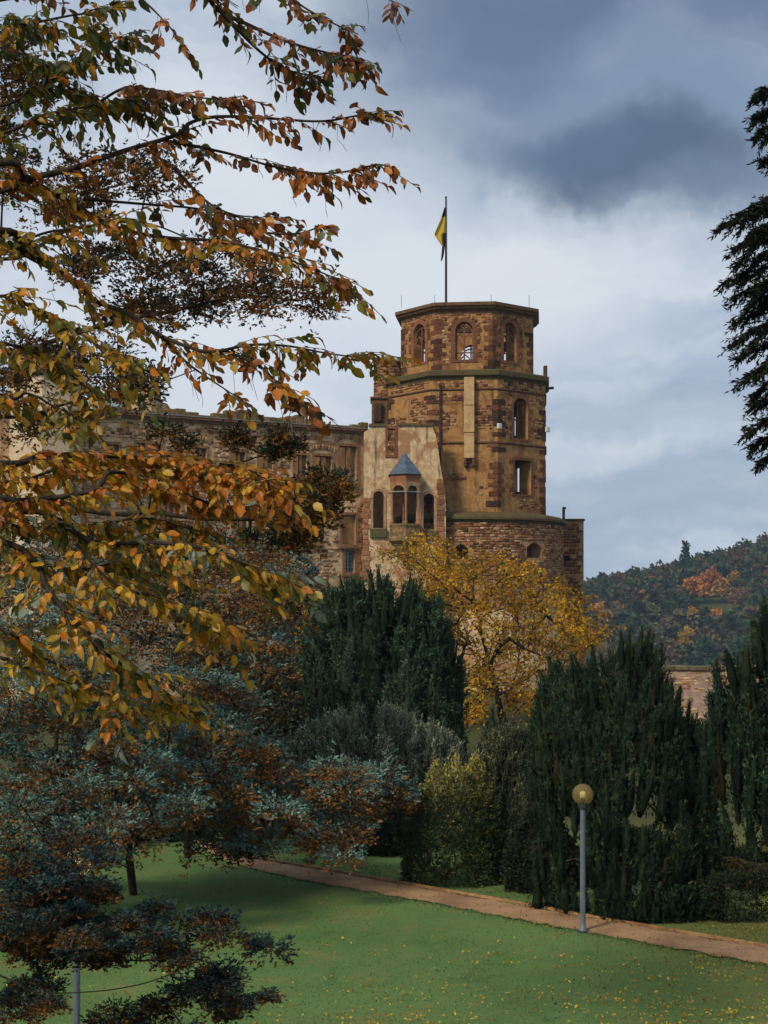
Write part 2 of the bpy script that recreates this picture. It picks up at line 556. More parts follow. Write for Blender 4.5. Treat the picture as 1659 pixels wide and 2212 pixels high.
# a few shared, slightly irregular blocks
def block_mesh(i, col):
    r = random.Random(100 + i)
    def ring(z, s, jit):
        return [(x * s + r.uniform(-jit, jit), y * s + r.uniform(-jit, jit), z) for x, y in ((-.5, -.5), (.5, -.5), (.5, .5), (-.5, .5))]
    vs = ring(-.6, .96, .03) + ring(.55, 1.0, .06) + ring(1.0, .80, .07)
    fs = [(8, 9, 10, 11)]
    for o in (0, 4):
        for q in range(4):
            w = (q + 1) % 4
            fs.append((o + q, o + w, o + 4 + w, o + 4 + q))
    me = bpy.data.meshes.new('stone')
    me.from_pydata(vs, [], fs)
    a = me.color_attributes.new('col', 'FLOAT_COLOR', 'POINT')
    a.data.foreach_set('color', np.tile(np.array([*col, 1], np.float32), 12))
    me.materials.append(M_stone)
    return me, np.array(vs), np.array(fs)
STONE_COLS = [(.125, .054, .028), (.185, .082, .041), (.25, .128, .062), (.33, .19, .094), (.085, .042, .025), (.29, .135, .070), (.42, .29, .16), (.52, .36, .21), (.44, .27, .16)]
BLOCK = {(i, j): block_mesh(i, c) for i in range(6) for j, c in enumerate(STONE_COLS)}
def put_stones(lst, parent, nparts, name='stone', stuffname='rubble_stones'):
    """lst: (point, t, n, w, h, d, colour index). The largest nparts are parts, the rest one mesh"""
    lst = sorted(lst, key=lambda q: -q[3] * q[4])
    for (P, t, n, w, h, d, ci) in lst[:nparts]:
        me = BLOCK[(random.randrange(6), ci)][0]
        mw = Matrix(((t.x * w, 0, n.x * d, P.x), (t.y * w, 0, n.y * d, P.y), (0, h, 0, P.z), (0, 0, 0, 1)))
        link(name, me, parent, mw)
    rest = lst[nparts:]
    if rest:
        VV, FF, CC = [], [], []
        for q, (P, t, n, w, h, d, ci) in enumerate(rest):
            _, vs, fs = BLOCK[(random.randrange(6), ci)]
            VV.append(np.array(P) + vs[:, :1] * w * np.array(t) + vs[:, 2:] * d * np.array(n) + vs[:, 1:2] * h * np.array((0, 0, 1)))
            FF.append(fs + 12 * q)
            CC.append(np.tile(STONE_COLS[ci], (12, 1)))
        o = link(stuffname, mesh_np(stuffname, np.concatenate(VV), np.concatenate(FF), np.concatenate(CC), M_stone), parent)
        tag(o, kind='stuff')
def courses(a0, a1, z0, z1, hr, wr, gap=.05):
    """irregular courses of stones covering a rectangle"""
    z = z0
    out = []
    while z < z1:
        h = random.uniform(*hr)
        a = a0 + random.uniform(-.3, 0)
        while a < a1:
            w = random.uniform(*wr)
            out.append((a + w / 2, z + h / 2 + random.uniform(-.03, .03), w - gap, h - gap))
            a += w
        z += h
    return out
def inside(poly, x, y):
    r = False
    j = len(poly) - 1
    for i in range(len(poly)):
        xi, yi = poly[i]; xj, yj = poly[j]
        if (yi > y) != (yj > y) and x < (xj - xi) * (y - yi) / (yj - yi) + xi: r = not r
        j = i
    return r
def clear_of(holes, a, z, w, h):
    for q in holes:
        xs_ = [p[0] for p in q]; zs_ = [p[1] for p in q]
        if a + w / 2 > min(xs_) and a - w / 2 < max(xs_) and z + h / 2 > min(zs_) and z - h / 2 < max(zs_): return False
    return True

# ------------------------------------------------------------------ the bell tower
TX, TY, PHI = 9.08, 160.0, -6.2
tower = thing('castle_tower', 'ruined octagonal sandstone bell tower with empty arched windows above the yellow tree', 'tower', (TX, TY, 0))
C225, S225 = math.cos(R(22.5)), math.sin(R(22.5))
def facet(k, Rad):
    f = R(PHI + 45 * k)
    n = Vector((math.sin(f), -math.cos(f), 0))
    return Plane((TX + n.x * Rad * C225, TY + n.y * Rad * C225), n), Rad * S225
PH8 = R(PHI - 90 + 22.5)
R4, R3 = 7.52, 8.98                  # top storey, lower storeys
Z_TOP, Z_L1, Z_S, Z_STR, Z_L2 = 39.2, 32.2, 30.85, 25.35, 17.9
RED = (.20, .085, .045)
stones_t = []
def rub(pl, u0, u1, v0, v1, holes=(), dens=1.0, cols=(2, 3, 1, 0, 4, 3), hr=(.2, .36), wr=(.26, .62)):
    a0, a1, z0, z1 = pl.rect(u0, u1, v0, v1)
    if a1 < a0: a0, a1 = a1, a0
    ca, cz = (a0 + a1) / 2, (z0 + z1) / 2
    for (a, z, w, h) in courses(a0, a1, z0, z1, hr, wr):
        if abs(a) + w / 2 > R3 * S225 - .25: continue
        e = max(abs(a - ca) / (a1 - a0), abs(z - cz) / (z1 - z0)) * 2
        if random.random() > dens or e + random.uniform(-.25, .25) > 1.02: continue
        if not clear_of(holes, a, z, w, h): continue
        stones_t.append((pl.P(a, z, -.01), pl.t, pl.n, w, h, random.uniform(.03, .085), random.choice(cols)))
def tracery(pl, a0, a1, z0, z1, style, deep, parent):
    """mullions and pointed heads of an opening"""
    t = MB()
    t.cc = (.17, .075, .042)
    c = (a0 + a1) / 2; w = a1 - a0
    zs = z1 - w * .5
    P = lambda a, z: pl.P(a, z, -deep)
    t.bar([P(c, z0), P(c, z1 - .05)], .16, .22, pl.n)
    for sgn in (-1, 1):
        pts = [P(c + sgn * w / 2 * (1 - math.cos(q)) , zs - .1 + (w * .48) * math.sin(q)) for q in [math.pi / 2 * i / 6 for i in range(7)]]
        pts2 = [P(c + sgn * w / 2 * math.cos(q), zs - .4 + (w * .52) * math.sin(q)) for q in [math.pi / 2 * i / 6 for i in range(7)]]
        t.bar(pts2, .12, .2, pl.n)
        # small pointed light heads
        lc = c + sgn * w / 4
        zz = z0 + (z1 - z0) * .52
        t.bar([P(lc - w / 4, zz), P(lc - w / 6, zz + w * .22), P(lc, zz + w * .36), P(lc + w / 6, zz + w * .22), P(lc + w / 4, zz)], .11, .2, pl.n)
    if style > 0:
        t.bar([P(a0, z0 + (z1 - z0) * .2), P(a1, z0 + (z1 - z0) * .2)], .11, .18, pl.n)
    t.build('tracery', M_stone, parent, True)

top_px = {-1: (894, 919, 700, 783), 0: (983, 1022, 695, 777), 1: (1088, 1115, 697, 780)}
for k in range(-3, 5):
    pl, hw = facet(k, R4)
    if k in top_px:
        a0, a1, z0, z1 = pl.rect(*top_px[k])
        if k != 0:
            cc = (a0 + a1) / 2; hw_ = .92; a0, a1 = cc - hw_, cc + hw_
    else:
        a0, a1, z0, z1 = -1.3, 1.3, 33.95, 37.95
        k4 = (R4 * C225 - 1.25) / (R4 * C225)
        rng_px = {3: (1088, 1111), -3: (906, 921)}.get(k)
        if rng_px:
            pin = Plane((pl.P0.x - pl.n.x * 1.25, pl.P0.y - pl.n.y * 1.25), pl.n)
            ss = [pl.px(u, 750)[0] for u in rng_px] + [pin.px(u, 750)[0] / k4 for u in rng_px]
            a0, a1 = max(-hw + .35, min(ss)), min(hw - .35, max(ss))
    hk = 'round' if k not in (3, -3) else 'segment'
    hole = arch(a0, a1, z0, z1, hk)
    mb = MB()
    panel(mb, pl, [(-hw, Z_L1 - .6), (hw, Z_L1 - .6), (hw, Z_TOP + (1.9 if k in (3, 4, -3) else 0)), (-hw, Z_TOP + (1.9 if k in (3, 4, -3) else 0))], [hole], 1.25, (R4 * C225 - 1.25) / (R4 * C225))
    mb.build('wall', M_plaster, tower)
    fr = MB(); fr.cc = (.15, .07, .04) if k == 0 else (.21, .09, .048)
    ring_frame(fr, pl, hole, arch(a0, a1, z0, z1, hk, grow=.42 if abs(k) < 3 else .25, sill=.28), .07, .5)
    wobj = fr.build('window_surround', M_stone, tower, True)
    tracery(pl, a0, a1, z0, z1, 1 if k != -1 else 0, .42, wobj)
    if abs(k) <= 1:
        big = [arch(a0, a1, z0, z1, 'round', grow=.45)]
        # irregular jamb stones beside the opening
        for side in (-1, 1):
            z = z0 - .1
            while z < z1 - .8:
                h = random.uniform(.34, .52)
                if random.random() < .8:
                    w = random.uniform(.3, .65)
                    a = (a0 - .42 - w / 2 + .08) if side < 0 else (a1 + .42 + w / 2 - .08)
                    stones_t.append((pl.P(a, z + h / 2, 0), pl.t, pl.n, w, h - .04, .07, random.choice((0, 1, 4, 0, 2))))
                z += h
        # rubble showing at the head of the wall and in patches
        for (a, z, w, h) in courses(-hw + .5, hw - .5, 37.3, 39.0, (.2, .36), (.26, .7)):
            if clear_of(big, a, z, w, h) and random.random() < .86 - (.5 if z < 37.9 else 0):
                stones_t.append((pl.P(a, z, -.01), pl.t, pl.n, w, h, random.uniform(.03, .08), random.choice((2, 3, 1, 2, 5, 0))))
        ncl = 3
        for _ in range(ncl):
            ca = random.choice((-1, 1)) * random.uniform(1.6, hw - .5); cz = random.uniform(32.9, 37)
            for (a, z, w, h) in courses(ca - .9, ca + .9, cz - .8, cz + .8, (.2, .33), (.25, .55)):
                if abs(a) < hw - .6 and clear_of(big, a, z, w, h) and ((a - ca) / .9) ** 2 + ((z - cz) / .8) ** 2 < random.uniform(.4, 1.1):
                    stones_t.append((pl.P(a, z, -.01), pl.t, pl.n, w, h, random.uniform(.02, .06), random.choice((2, 3, 3, 1, 5, 6))))
        # voussoirs round the head
        r_ = (a1 - a0) / 2 + .6; cz = z1 - (a1 - a0) / 2
        for q in range(11):
            an = math.pi * (q + .5) / 11
            if random.random() < .75:
                P = pl.P((a0 + a1) / 2 + r_ * math.cos(an), cz + r_ * math.sin(an), .0)
                stones_t.append((P, pl.t, pl.n, .34, .34, .09, random.choice((2, 3, 1, 0))))

# lower storeys
hz2 = {1: [('round', (1109, 1140, 860, 948))]}
hz3 = {1: [('rect', (1112, 1147, 995, 1068))]}
for k in range(-3, 5):
    pl, hw = facet(k, R3)
    h2, h3, specs = [], [], []
    for kind, r in hz2.get(k, []):
        a0, a1, z0, z1 = pl.rect(*r); h2.append(arch(a0, a1, z0, z1, 'round')); specs.append((a0, a1, z0, z1, 'round'))
    for kind, r in hz3.get(k, []):
        a0, a1, z0, z1 = pl.rect(*r); h3.append(arch(a0, a1, z0, z1, 'rect')); specs.append((a0, a1, z0, z1, 'rect'))
    kk = (R3 * C225 - 1.5) / (R3 * C225)
    if k == 3:
        pin = Plane((pl.P0.x - pl.n.x * 1.5, pl.P0.y - pl.n.y * 1.5), pl.n)
        for r, hl, kd in (((1112, 1119, 896, 946), h2, 'rect'), ((1118, 1128, 1008, 1066), h3, 'rect')):
            ss = [pl.px(u, r[2])[0] for u in r[:2]] + [pin.px(u, r[2])[0] / kk for u in r[:2]]
            zz_ = [pl.px(r[0], r[3])[1], pin.px(r[0], r[2])[1]]
            hl.append(arch(max(-hw + .3, min(ss)), min(hw - .3, max(ss)), min(zz_), max(zz_), kd))
    mb = MB(); panel(mb, pl, [(-hw, Z_STR), (hw, Z_STR), (hw, Z_L1 + .3), (-hw, Z_L1 + .3)], h2, 1.5, kk)
    mb.build('wall', M_plaster, tower)
    mb = MB(); panel(mb, pl, [(-hw, Z_L2 - .8), (hw, Z_L2 - .8), (hw, Z_STR), (-hw, Z_STR)], h3, 1.5, kk)
    mb.build('wall', M_plaster, tower)
    for (a0, a1, z0, z1, kind) in specs:
        fr = MB(); fr.cc = RED if kind == 'round' else (.16, .07, .04)
        ring_frame(fr, pl, arch(a0, a1, z0, z1, kind), arch(a0, a1, z0, z1, kind, grow=.30, sill=.22), .06, .6)
        wobj = fr.build('window_surround', M_stone, tower, True)
        if kind == 'round':
            t = MB(); t.cc = (.14, .065, .04); c = (a0 + a1) / 2
            P = lambda a, z: pl.P(a, z, -.55)
            t.bar([P(c, z0), P(c, z1 - .5)], .17, .22, pl.n)
            t.bar([P(c, z1 - .75), P(c - .3, z1 - .35), P(c - .55, z1 - .25)], .12, .2, pl.n)
            t.bar([P(c, z1 - .75), P(c + .3, z1 - .35), P(c + .55, z1 - .25)], .12, .2, pl.n)
            t.bar([P(a0, z0 + 2.0), P(a1, z0 + 2.0)], .13, .2, pl.n)
            t.build('tracery', M_stone, wobj, True)
        for side in (-1, 1):
            z = z0 - .2
            while z < z1 + .1:
                h = random.uniform(.36, .6)
                if random.random() < .75:
                    w = random.uniform(.25, .6); a = a0 - .3 - w / 2 + .06 if side < 0 else a1 + .3 + w / 2 - .06
                    stones_t.append((pl.P(a, z + h / 2, 0), pl.t, pl.n, w, h - .04, .06, random.choice((0, 1, 4, 2))))
                z += h
    hol = [arch(s_[0], s_[1], s_[2], s_[3], 'rect', grow=.4) for s_ in specs]
    for (kf, u0, u1, v0, v1, dn) in [(-1, 842, 936, 826, 845, .9), (0, 938, 1068, 824, 843, .9), (1, 1074, 1178, 824, 843, .85),
                                     (-1, 888, 926, 862, 920, .9), (-1, 848, 880, 900, 930, .7), (0, 950, 986, 884, 928, .95), (0, 940, 1000, 852, 872, .7),
                                     (0, 1026, 1068, 876, 926, .95), (1, 1078, 1108, 872, 938, .9), (1, 1146, 1178, 904, 948, .9), (1, 1142, 1176, 850, 880, .4),
                                     (0, 968, 1000, 1022, 1038, .8), (1, 1138, 1160, 1048, 1072, .9), (1, 1120, 1170, 1074, 1100, .55), (0, 1040, 1066, 1040, 1070, .3)]:
        if kf == k: rub(pl, u0, u1, v0, v1, hol, dn)

# quoin stones on the corners that face the lawn
def quoin_mesh(wa, wb, h, proud, col):
    A = Vector((-1, 0)); B = Vector((math.cos(R(45)), math.sin(R(45))))   # along the two facets, corner at the origin, outside is -y
    nA = Vector((0, -1)); nB = Vector((math.sin(R(45)), -math.cos(R(45))))
    mit = (nA + nB).normalized() / math.cos(R(22.5))
    plan = [A * wa + nA * proud, mit * proud, B * wb + nB * proud, B * wb - nB * .12, -mit * .12, A * wa - nA * .12]
    mb = MB()
    vs = [(p.x, p.y, z) for z in (-h / 2, h / 2) for p in plan]
    fs = [(i, (i + 1) % 6, 6 + (i + 1) % 6, 6 + i) for i in range(6)] + [(5, 4, 3, 2, 1, 0), (6, 7, 8, 9, 10, 11)]
    me = bpy.data.meshes.new('quoin_stone'); me.from_pydata(vs, [], fs)
    a = me.color_attributes.new('col', 'FLOAT_COLOR', 'POINT')
    a.data.foreach_set('color', np.tile(np.array([*col, 1], np.float32), 12))
    me.materials.append(M_stone)
    return me
QC = [(.088, .037, .021), (.135, .055, .029), (.055, .029, .019), (.18, .080, .040), (.26, .142, .070)]
QM = {}
for lng in (0, 1):
    for v_ in range(3):
        for ci in range(5):
            r = random.Random(lng * 7 + v_ * 3 + ci)
            wa, wb = ((.95, .5) if lng else (.48, .9))
            QM[(lng, v_, ci)] = quoin_mesh(wa * r.uniform(.8, 1.2), wb * r.uniform(.8, 1.2), 1.0, .05 + .012 * v_, QC[ci])
def quoins(Rad, kcorner, z0, z1, hmean, wts, keep=.93, sc=1.0):
    """corner between facet kcorner and kcorner + 1"""
    f = R(PHI + 45 * kcorner)
    ang = f + R(22.5)
    cx, cy = TX + Rad * math.sin(ang), TY - Rad * math.cos(ang)
    z = z0; lng = 0
    while z < z1 - .2:
        h = hmean * random.uniform(.8, 1.25)
        if random.random() < keep:
            me = QM[(lng, random.randrange(3), random.choices(range(5), wts)[0])]
            mw = Matrix.Translation((cx, cy, z + h / 2)) @ Matrix.Rotation(f, 4, 'Z') @ Matrix.Diagonal((sc, sc, h - .035, 1))
            link('quoin_stone', me, tower, mw)
        lng = 1 - lng
        z += h
for kc in (-2, -1, 0, 1):
    quoins(R4, kc, Z_L1 + .3, 38.2, .5, (4, 4, 2, 2, 1), .95, 1.0)
    quoins(R3, kc, 26.0, Z_S - .1, .52, (3, 2, 6, 1, 1.5), .85, 1.05)
    quoins(R3, kc, Z_L2 + .3, 25.1, .50, (4, 5, 2, 2, .6), .92, 1.05)

# cornices, ledges, string courses
def ledge(name, prof, mat, col, n=8, phase=PH8):
    mb = MB(); mb.cc = col
    mb.lathe((TX, TY), prof, n, phase, close=True)
    return mb.build(name, mat, tower, True)
ledge('cornice', [(R4 - .6, 38.85), (R4 + .02, 38.85), (R4 + .10, 39.15), (R4 + .46, 39.35), (R4 + .56, 39.55), (R4 + .72, 39.62), (R4 + .72, 39.95), (R4 - .6, 40.02)], M_stone, (.13, .075, .04))
ledge('gallery_ledge', [(R3 - 1.4, 31.78), (R3 + .02, 31.78), (R3 + .10, 32.02), (R3 + .30, 32.15), (R3 + .42, 32.25), (R3 + .40, 32.72), (R3 + .05, 32.86), (R3 - 1.4, 32.9)], M_ledge, (.095, .065, .035))
ledge('string_course', [(R3 - .3, 30.72), (R3 + .03, 30.70), (R3 + .13, 30.80), (R3 + .10, 30.92), (R3 - .3, 30.98)], M_stone, (.10, .05, .03))
ledge('string_course', [(R3 - .3, 25.24), (R3 + .03, 25.22), (R3 + .14, 25.32), (R3 + .10, 25.48), (R3 - .3, 25.52)], M_stone, (.11, .055, .032))

# round lower drum
RD = 10.15
mb = MB()
DH = []
def drum_sz(u, v):
    """arc angle (0 = towards the viewer, positive to the right) and height on the drum"""
    dx = (u - U0) / F
    A = dx * dx + 1; Bq = -2 * (dx * TX + TY); Cq = TX * TX + TY * TY - RD * RD
    Y = (-Bq - math.sqrt(max(0, Bq * Bq - 4 * A * Cq))) / (2 * A)
    return math.atan2(dx * Y - TX, TY - Y), CAMZ + (V0 - v) / F * Y
for (u0, u1, v0, v1) in ((980, 1011, 1174, 1207), (1138, 1170, 1172, 1205)):
    t0, _ = drum_sz(u0, 1190); t1, _ = drum_sz(u1, 1190)
    _, zt = drum_sz((u0 + u1) / 2, v0); _, zb = drum_sz((u0 + u1) / 2, v1)
    DH.append((t0, t1, zb, zt))
na = 120
ths = sorted(set([2 * math.pi * i / na - math.pi for i in range(na)] + [t for h in DH for t in h[:2]]))
zsd = sorted(set([-6, 0, 4, 8, 11, 17.6] + [z for h in DH for z in h[2:]]))
def dpt(t, z, r=RD): return (TX + r * math.sin(t), TY - r * math.cos(t), z)
for i in range(len(ths)):
    t0 = ths[i]; t1 = ths[(i + 1) % len(ths)]
    for z0, z1 in zip(zsd[:-1], zsd[1:]):
        mid = (t0 + t1) / 2
        hole = any(h[0] - 1e-6 <= t0 and t1 <= h[1] + 1e-6 and h[2] - 1e-6 <= z0 and z1 <= h[3] + 1e-6 and t1 > t0 for h in DH)
        if hole: continue
        mb.add([dpt(t0, z0), dpt(t1, z0), dpt(t1, z1), dpt(t0, z1)], [(0, 1, 2, 3)])
for (t0, t1, zb, zt) in DH:
    rr = RD - 2.6
    nn = 6
    for i in range(nn):
        a, b_ = t0 + (t1 - t0) * i / nn, t0 + (t1 - t0) * (i + 1) / nn
        mb.add([dpt(a, zb), dpt(b_, zb), dpt(b_, zb, rr), dpt(a, zb, rr)], [(0, 1, 2, 3)])
        # shallow arched head
        def hz_(t): return zt - .55 * (1 - math.sin(math.pi * min(1, max(0, (t - t0) / (t1 - t0)))))
        mb.add([dpt(a, hz_(a)), dpt(b_, hz_(b_)), dpt(b_, hz_(b_), rr), dpt(a, hz_(a), rr)], [(0, 1, 2, 3)])
        mb.add([dpt(a, zt), dpt(b_, zt), dpt(b_, hz_(b_)), dpt(a, hz_(a))], [(0, 1, 2, 3)])
    for t in (t0, t1):
        mb.add([dpt(t, zb), dpt(t, zt), dpt(t, zt, rr), dpt(t, zb, rr)], [(0, 1, 2, 3)])
    mb.add([dpt(t0, zb - .5, rr), dpt(t1, zb - .5, rr), dpt(t1, zt + .3, rr), dpt(t0, zt + .3, rr)], [(0, 1, 2, 3)])
mb.build('drum_wall', M_mortar, tower, smooth=False)
mb = MB(); mb.cc = (.095, .06, .032)
mb.lathe((TX, TY), [(RD - 1.5, 17.1), (RD + .03, 17.1), (RD + .14, 17.3), (RD + .36, 17.42), (RD + .36, 17.62), (RD + .22, 17.85), (RD - .2, 18.05), (R3 - .3, 18.3), (R3 - .3, 17.0)], 56, 0, close=True)
mb.build('drum_ledge', M_ledge, tower, True, smooth=False)
mb = MB(); mb.lathe((TX, TY), [(RD + .9, -6), (RD + .8, 2), (RD + .02, 8.2)], 64)
mb.build('drum_base', M_pale, tower)
for (a, z, w, h) in courses(-1.35 * RD, 1.5 * RD, 8.3, 17.0, (.18, .34), (.26, .75)):
    t = a / RD
    if any(h_[0] - .035 < t < h_[1] + .035 and h_[2] - .3 < z < h_[3] + .25 for h_ in DH): continue
    thin = .93 if z > 11 else .45
    if random.random() > thin: continue
    n = Vector((math.sin(t), -math.cos(t), 0)); tt = Vector((math.cos(t), math.sin(t), 0))
    stones_t.append((Vector(dpt(t, z, RD - .02)), tt, n, w, h, random.uniform(.05, .14), random.choices(range(7), (3, 5, 4, 3, 1.5, 5, 2))[0]))
put_stones([s_ for s_ in stones_t], tower, 290)

# garderobe chute, pipe, floodlights, finials
pl, hw = facet(0, R3)
a0, a1, z0, z1 = pl.rect(1003, 1025, 812, 992)
mb = MB()
zz = [z0, z0 + (z1 - z0) * .22, z0 + (z1 - z0) * .485, z0 + (z1 - z0) * .77, z1 + .1]
for i in range(1, 4):
    pass
segs = []
for i, (q0, q1) in enumerate([(z0, 26.3), (26.3, 29.1), (29.1, 32.0)]):
    if q1 - q0 < .2: continue
    o = MB().box(pl.P((a0 + a1) / 2, (q0 + q1) / 2 + .02, .28), pl.t * ((a1 - a0) / 2 + (.015 if i % 2 else 0)), pl.n * (.34 + .012 * i), (0, 0, (q1 - q0) / 2 - .03)).build('chute_shaft', M_chute, tower, bevel=.03)
c = (a0 + a1) / 2
mb = MB(); mb.cc = (.12, .06, .035)
for sg in (-1, 1):
    mb.box(pl.P(c + sg * .42, z0 - .35, .24), pl.t * .13, pl.n * .3, (0, 0, .38))
mb.box(pl.P(c, z0 - .62, .0), pl.t * .36, pl.n * .09, (0, 0, .25))
mb.build('chute_corbel', M_stone, tower, True)
mb = MB()
q0 = pl.px(951, 830); q1 = pl.px(954, 1045)
mb.bar([pl.P(q0[0], q0[1], .2), pl.P(q0[0], q1[1], .2)], .17, .17, pl.n)
for z in np.arange(q1[1] + .5, q0[1], 1.9): mb.box(pl.P(q0[0], z, .12), pl.t * .13, pl.n * .1, (0, 0, .05))
mb.build('downpipe', M_iron, tower)
for kf, u, v in ((0, 931, 925), (1, 1075, 921), (1, 1179, 928)):
    p2, _ = facet(kf, R3); s_, z_ = p2.px(u, v)
    fl = MB().box(p2.P(s_, z_, .26), p2.t * .22, p2.n * .16, (0, 0, .27)).build('floodlight', M_white, tower, bevel=.03)
    MB().box(p2.P(s_, z_ - .02, .05), p2.t * .05, p2.n * .14, (0, 0, .05)).build('bracket', M_iron, fl)
for u, v in ((867, 668), (939, 655), (1061, 651), (1143, 662)):
    q = at(u, v, 155)
    MB().aabb(q.x - .02, q.x + .02, q.y - .02, q.y + .02, 39.9, 41.2).build('lightning_rod', M_iron, tower)
# stub posts at the ends of the two ledges
q = at(1178, 800, 158)
mb = MB(); mb.cc = (.09, .05, .03); mb.aabb(q.x - .2, q.x + .2, q.y - .25, q.y + .25, 31.9, 34.3); mb.build('ledge_post', M_ledge, tower, True, bevel=.05)
q = at(1217.5, 1105, 159)
mb = MB(); mb.cc = (.09, .05, .03); mb.aabb(q.x - .13, q.x + .13, q.y - .15, q.y + .15, 17.5, 19.2); mb.box((q.x + .06, q.y, 19.2), (.18, 0, 0), (0, .16, 0), (0, 0, .12)); mb.build('ledge_post', M_ledge, tower, True)
q = at(1186, 826, 159)
mb = MB(); mb.cc = (.08, .05, .03); mb.box((q.x, q.y, 32.05), (.5, 0, .06), (0, .14, 0), (-.02, 0, .13)); mb.build('water_spout', M_ledge, tower, True)
# stair turret on the left with a small lead cap
tcx, tcy = at(838, 800, 161).x, 161.0
mb = MB(); mb.lathe((tcx, tcy), [(1.52, 27.0), (1.5, 35.1)], 20)
tw = mb.build('stair_turret', M_mortar, tower)
mb = MB(); mb.cc = (.12, .07, .04); mb.lathe((tcx, tcy), [(1.4, 34.85), (1.58, 34.9), (1.62, 35.15), (1.3, 35.2)], 20, close=True); mb.build('turret_cornice', M_stone, tw, True)
mb = MB(); mb.lathe((tcx, tcy), [(1.66, 35.1), (1.66, 35.18), (.06, 36.0), (.05, 36.15)], 12); mb.build('turret_roof', M_lead, tw)
tst = []
for (a, z, w, h) in courses(-2.3, 2.3, 27.2, 34.8, (.2, .34), (.28, .6)):
    t = a / 1.5
    n = Vector((math.sin(t), -math.cos(t), 0))
    if random.random() < .85:
        tst.append((Vector((tcx + 1.5 * n.x, tcy + 1.5 * n.y, z)), Vector((math.cos(t), math.sin(t), 0)), n, w, h, random.uniform(.03, .07), random.choice((0, 1, 1, 2, 2, 3))))
put_stones(tst, tower, 0, stuffname='turret_stones')
mb = MB(); mb.cc = (.14, .075, .04)
q0 = at(803, 866, 159); q1 = at(838, 920, 159)
mb.aabb(q0.x, q1.x, 157.5, 161, 22, q0.z)
mb.box(((q0.x + q1.x) / 2, 159.2, q0.z + .1), ((q1.x - q0.x) / 2 + .15, 0, 0), (0, 1.9, 0), (0, 0, .13))
mb.build('broken_pier', M_stone, tower, True, bevel=.06)
mb = MB(); mb.cc = (.055, .03, .02)
mb.box(at(817, 892, 157.3), (.42, 0, .0), (0, .25, 0), (.05, 0, 1.0)); mb.build('weathered_block', M_stone, tower, True, bevel=.1)
# squared buttress block behind the drum on the right
x0, x1 = at(1214, 0, 166).x, at(1253, 0, 166).x
zt = at(0, 1125, 163).z
mb = MB(); mb.aabb(x0 - 3, x1, 163, 172, -6, zt)
bt = mb.build('buttress', M_mortar, tower)
mb = MB(); mb.cc = (.10, .06, .035); mb.aabb(x0 - 3, x1 + .12, 162.85, 172.1, zt - .02, zt + .22); mb.build('coping', M_stone, bt, True)
bst = []
for (a, z, w, h) in courses(x0 - .2, x1 - .1, 6, zt - .3, (.24, .45), (.3, .85)):
    if random.random() < .88 and a + w / 2 < x1: bst.append((Vector((a, 163.0, z)), Vector((1, 0, 0)), Vector((0, -1, 0)), w, h, random.uniform(.04, .09), random.choice((0, 1, 4, 0, 1, 2))))
put_stones(bst, tower, 0, stuffname='buttress_stones')
mb = MB(); mb.cc = (.012, .009, .007); q = at(1222, 1206, 162.9); mb.aabb(q.x - .4, q.x + .4, 162.86, 163.2, q.z - .28, q.z + .28); mb.build('dark_hole_block', M_stone, tower, True)  # black block painting the dark inside of a small square hole
for zf_ in (Z_L1 - .1, Z_STR - .1):  # unseen decks added to keep the lower storeys dark inside
    mb = MB(); mb.lathe((TX, TY), [(R3 - 1.2, zf_ - .3), (R3 - 1.2, zf_)], 8, PH8); b0 = len(mb.v); mb.add([(TX + (R3 - 1.2) * math.cos(PH8 + 2 * math.pi * i / 8), TY + (R3 - 1.2) * math.sin(PH8 + 2 * math.pi * i / 8), zf_) for i in range(8)], [tuple(range(8))])
    mb.build('shade_deck', M_bark2, tower)
# beams across the open top carry the flagpole
mb = MB(); mb.aabb(TX - 6.2, TX + 6.2, TY - .25, TY + .25, 38.2, 38.7); mb.build('roof_beam', M_bark2, tower)
fx, fy = at(963.3, 600, TY).x, TY
pole = thing('flagpole', 'slim dark flagpole rising from the top of the tower', 'flagpole', (fx, fy, 38.7))
ztop = at(0, 424, TY).z
MB().lathe((fx, fy), [(.13, 38.7), (.12, 46), (.09, ztop - .5), (.085, ztop - .2)], 10).build('mast', M_pole, pole, smooth=True)
MB().lathe((fx, fy), [(.02, ztop - .22), (.12, ztop - .18), (.12, ztop - .05), (.03, ztop)], 10).build('finial', M_iron, pole)
MB().bar([(fx + .14, fy - .02, 39.5), (fx + .13, fy - .02, ztop - .3)], .02, .02, (0, -1, 0)).build('halyard', M_iron, pole)
# hanging flag: black band above, gold below, folded and limp
fpx = lambda zx, zy, d=0: at((1300 + zx / 5.53) / 1.4466, (600 + zy / 5.53) / 1.4466, TY - .15 - d)
flag = MB()
def strip(rows):
    b0 = len(flag.v)
    k = len(rows[0])
    for r_ in rows: flag.add([q for q in r_], [])
    for i in range(len(rows) - 1):
        for j in range(k - 1):
            flag.f.append((b0 + i * k + j, b0 + i * k + j + 1, b0 + (i + 1) * k + j + 1, b0 + (i + 1) * k + j))
def rowlr(y, xl, xr, ph, n=6):
    return [fpx(xl + (xr - xl) * j / n, y + 6 * math.sin(j), .12 * math.sin(ph + j * 1.3)) for j in range(n + 1)]
flag.cc = (.012, .011, .012); strip([rowlr(270, 492, 506, 0), rowlr(350, 468, 508, .4), rowlr(430, 440, 508, .8)])
flag.cc = (.42, .29, .012); strip([rowlr(430, 440, 508, .8), rowlr(520, 405, 509, 1.2), rowlr(620, 362, 510, 1.7), rowlr(705, 326, 511, 2.1), rowlr(742, 318, 470, 2.4)])
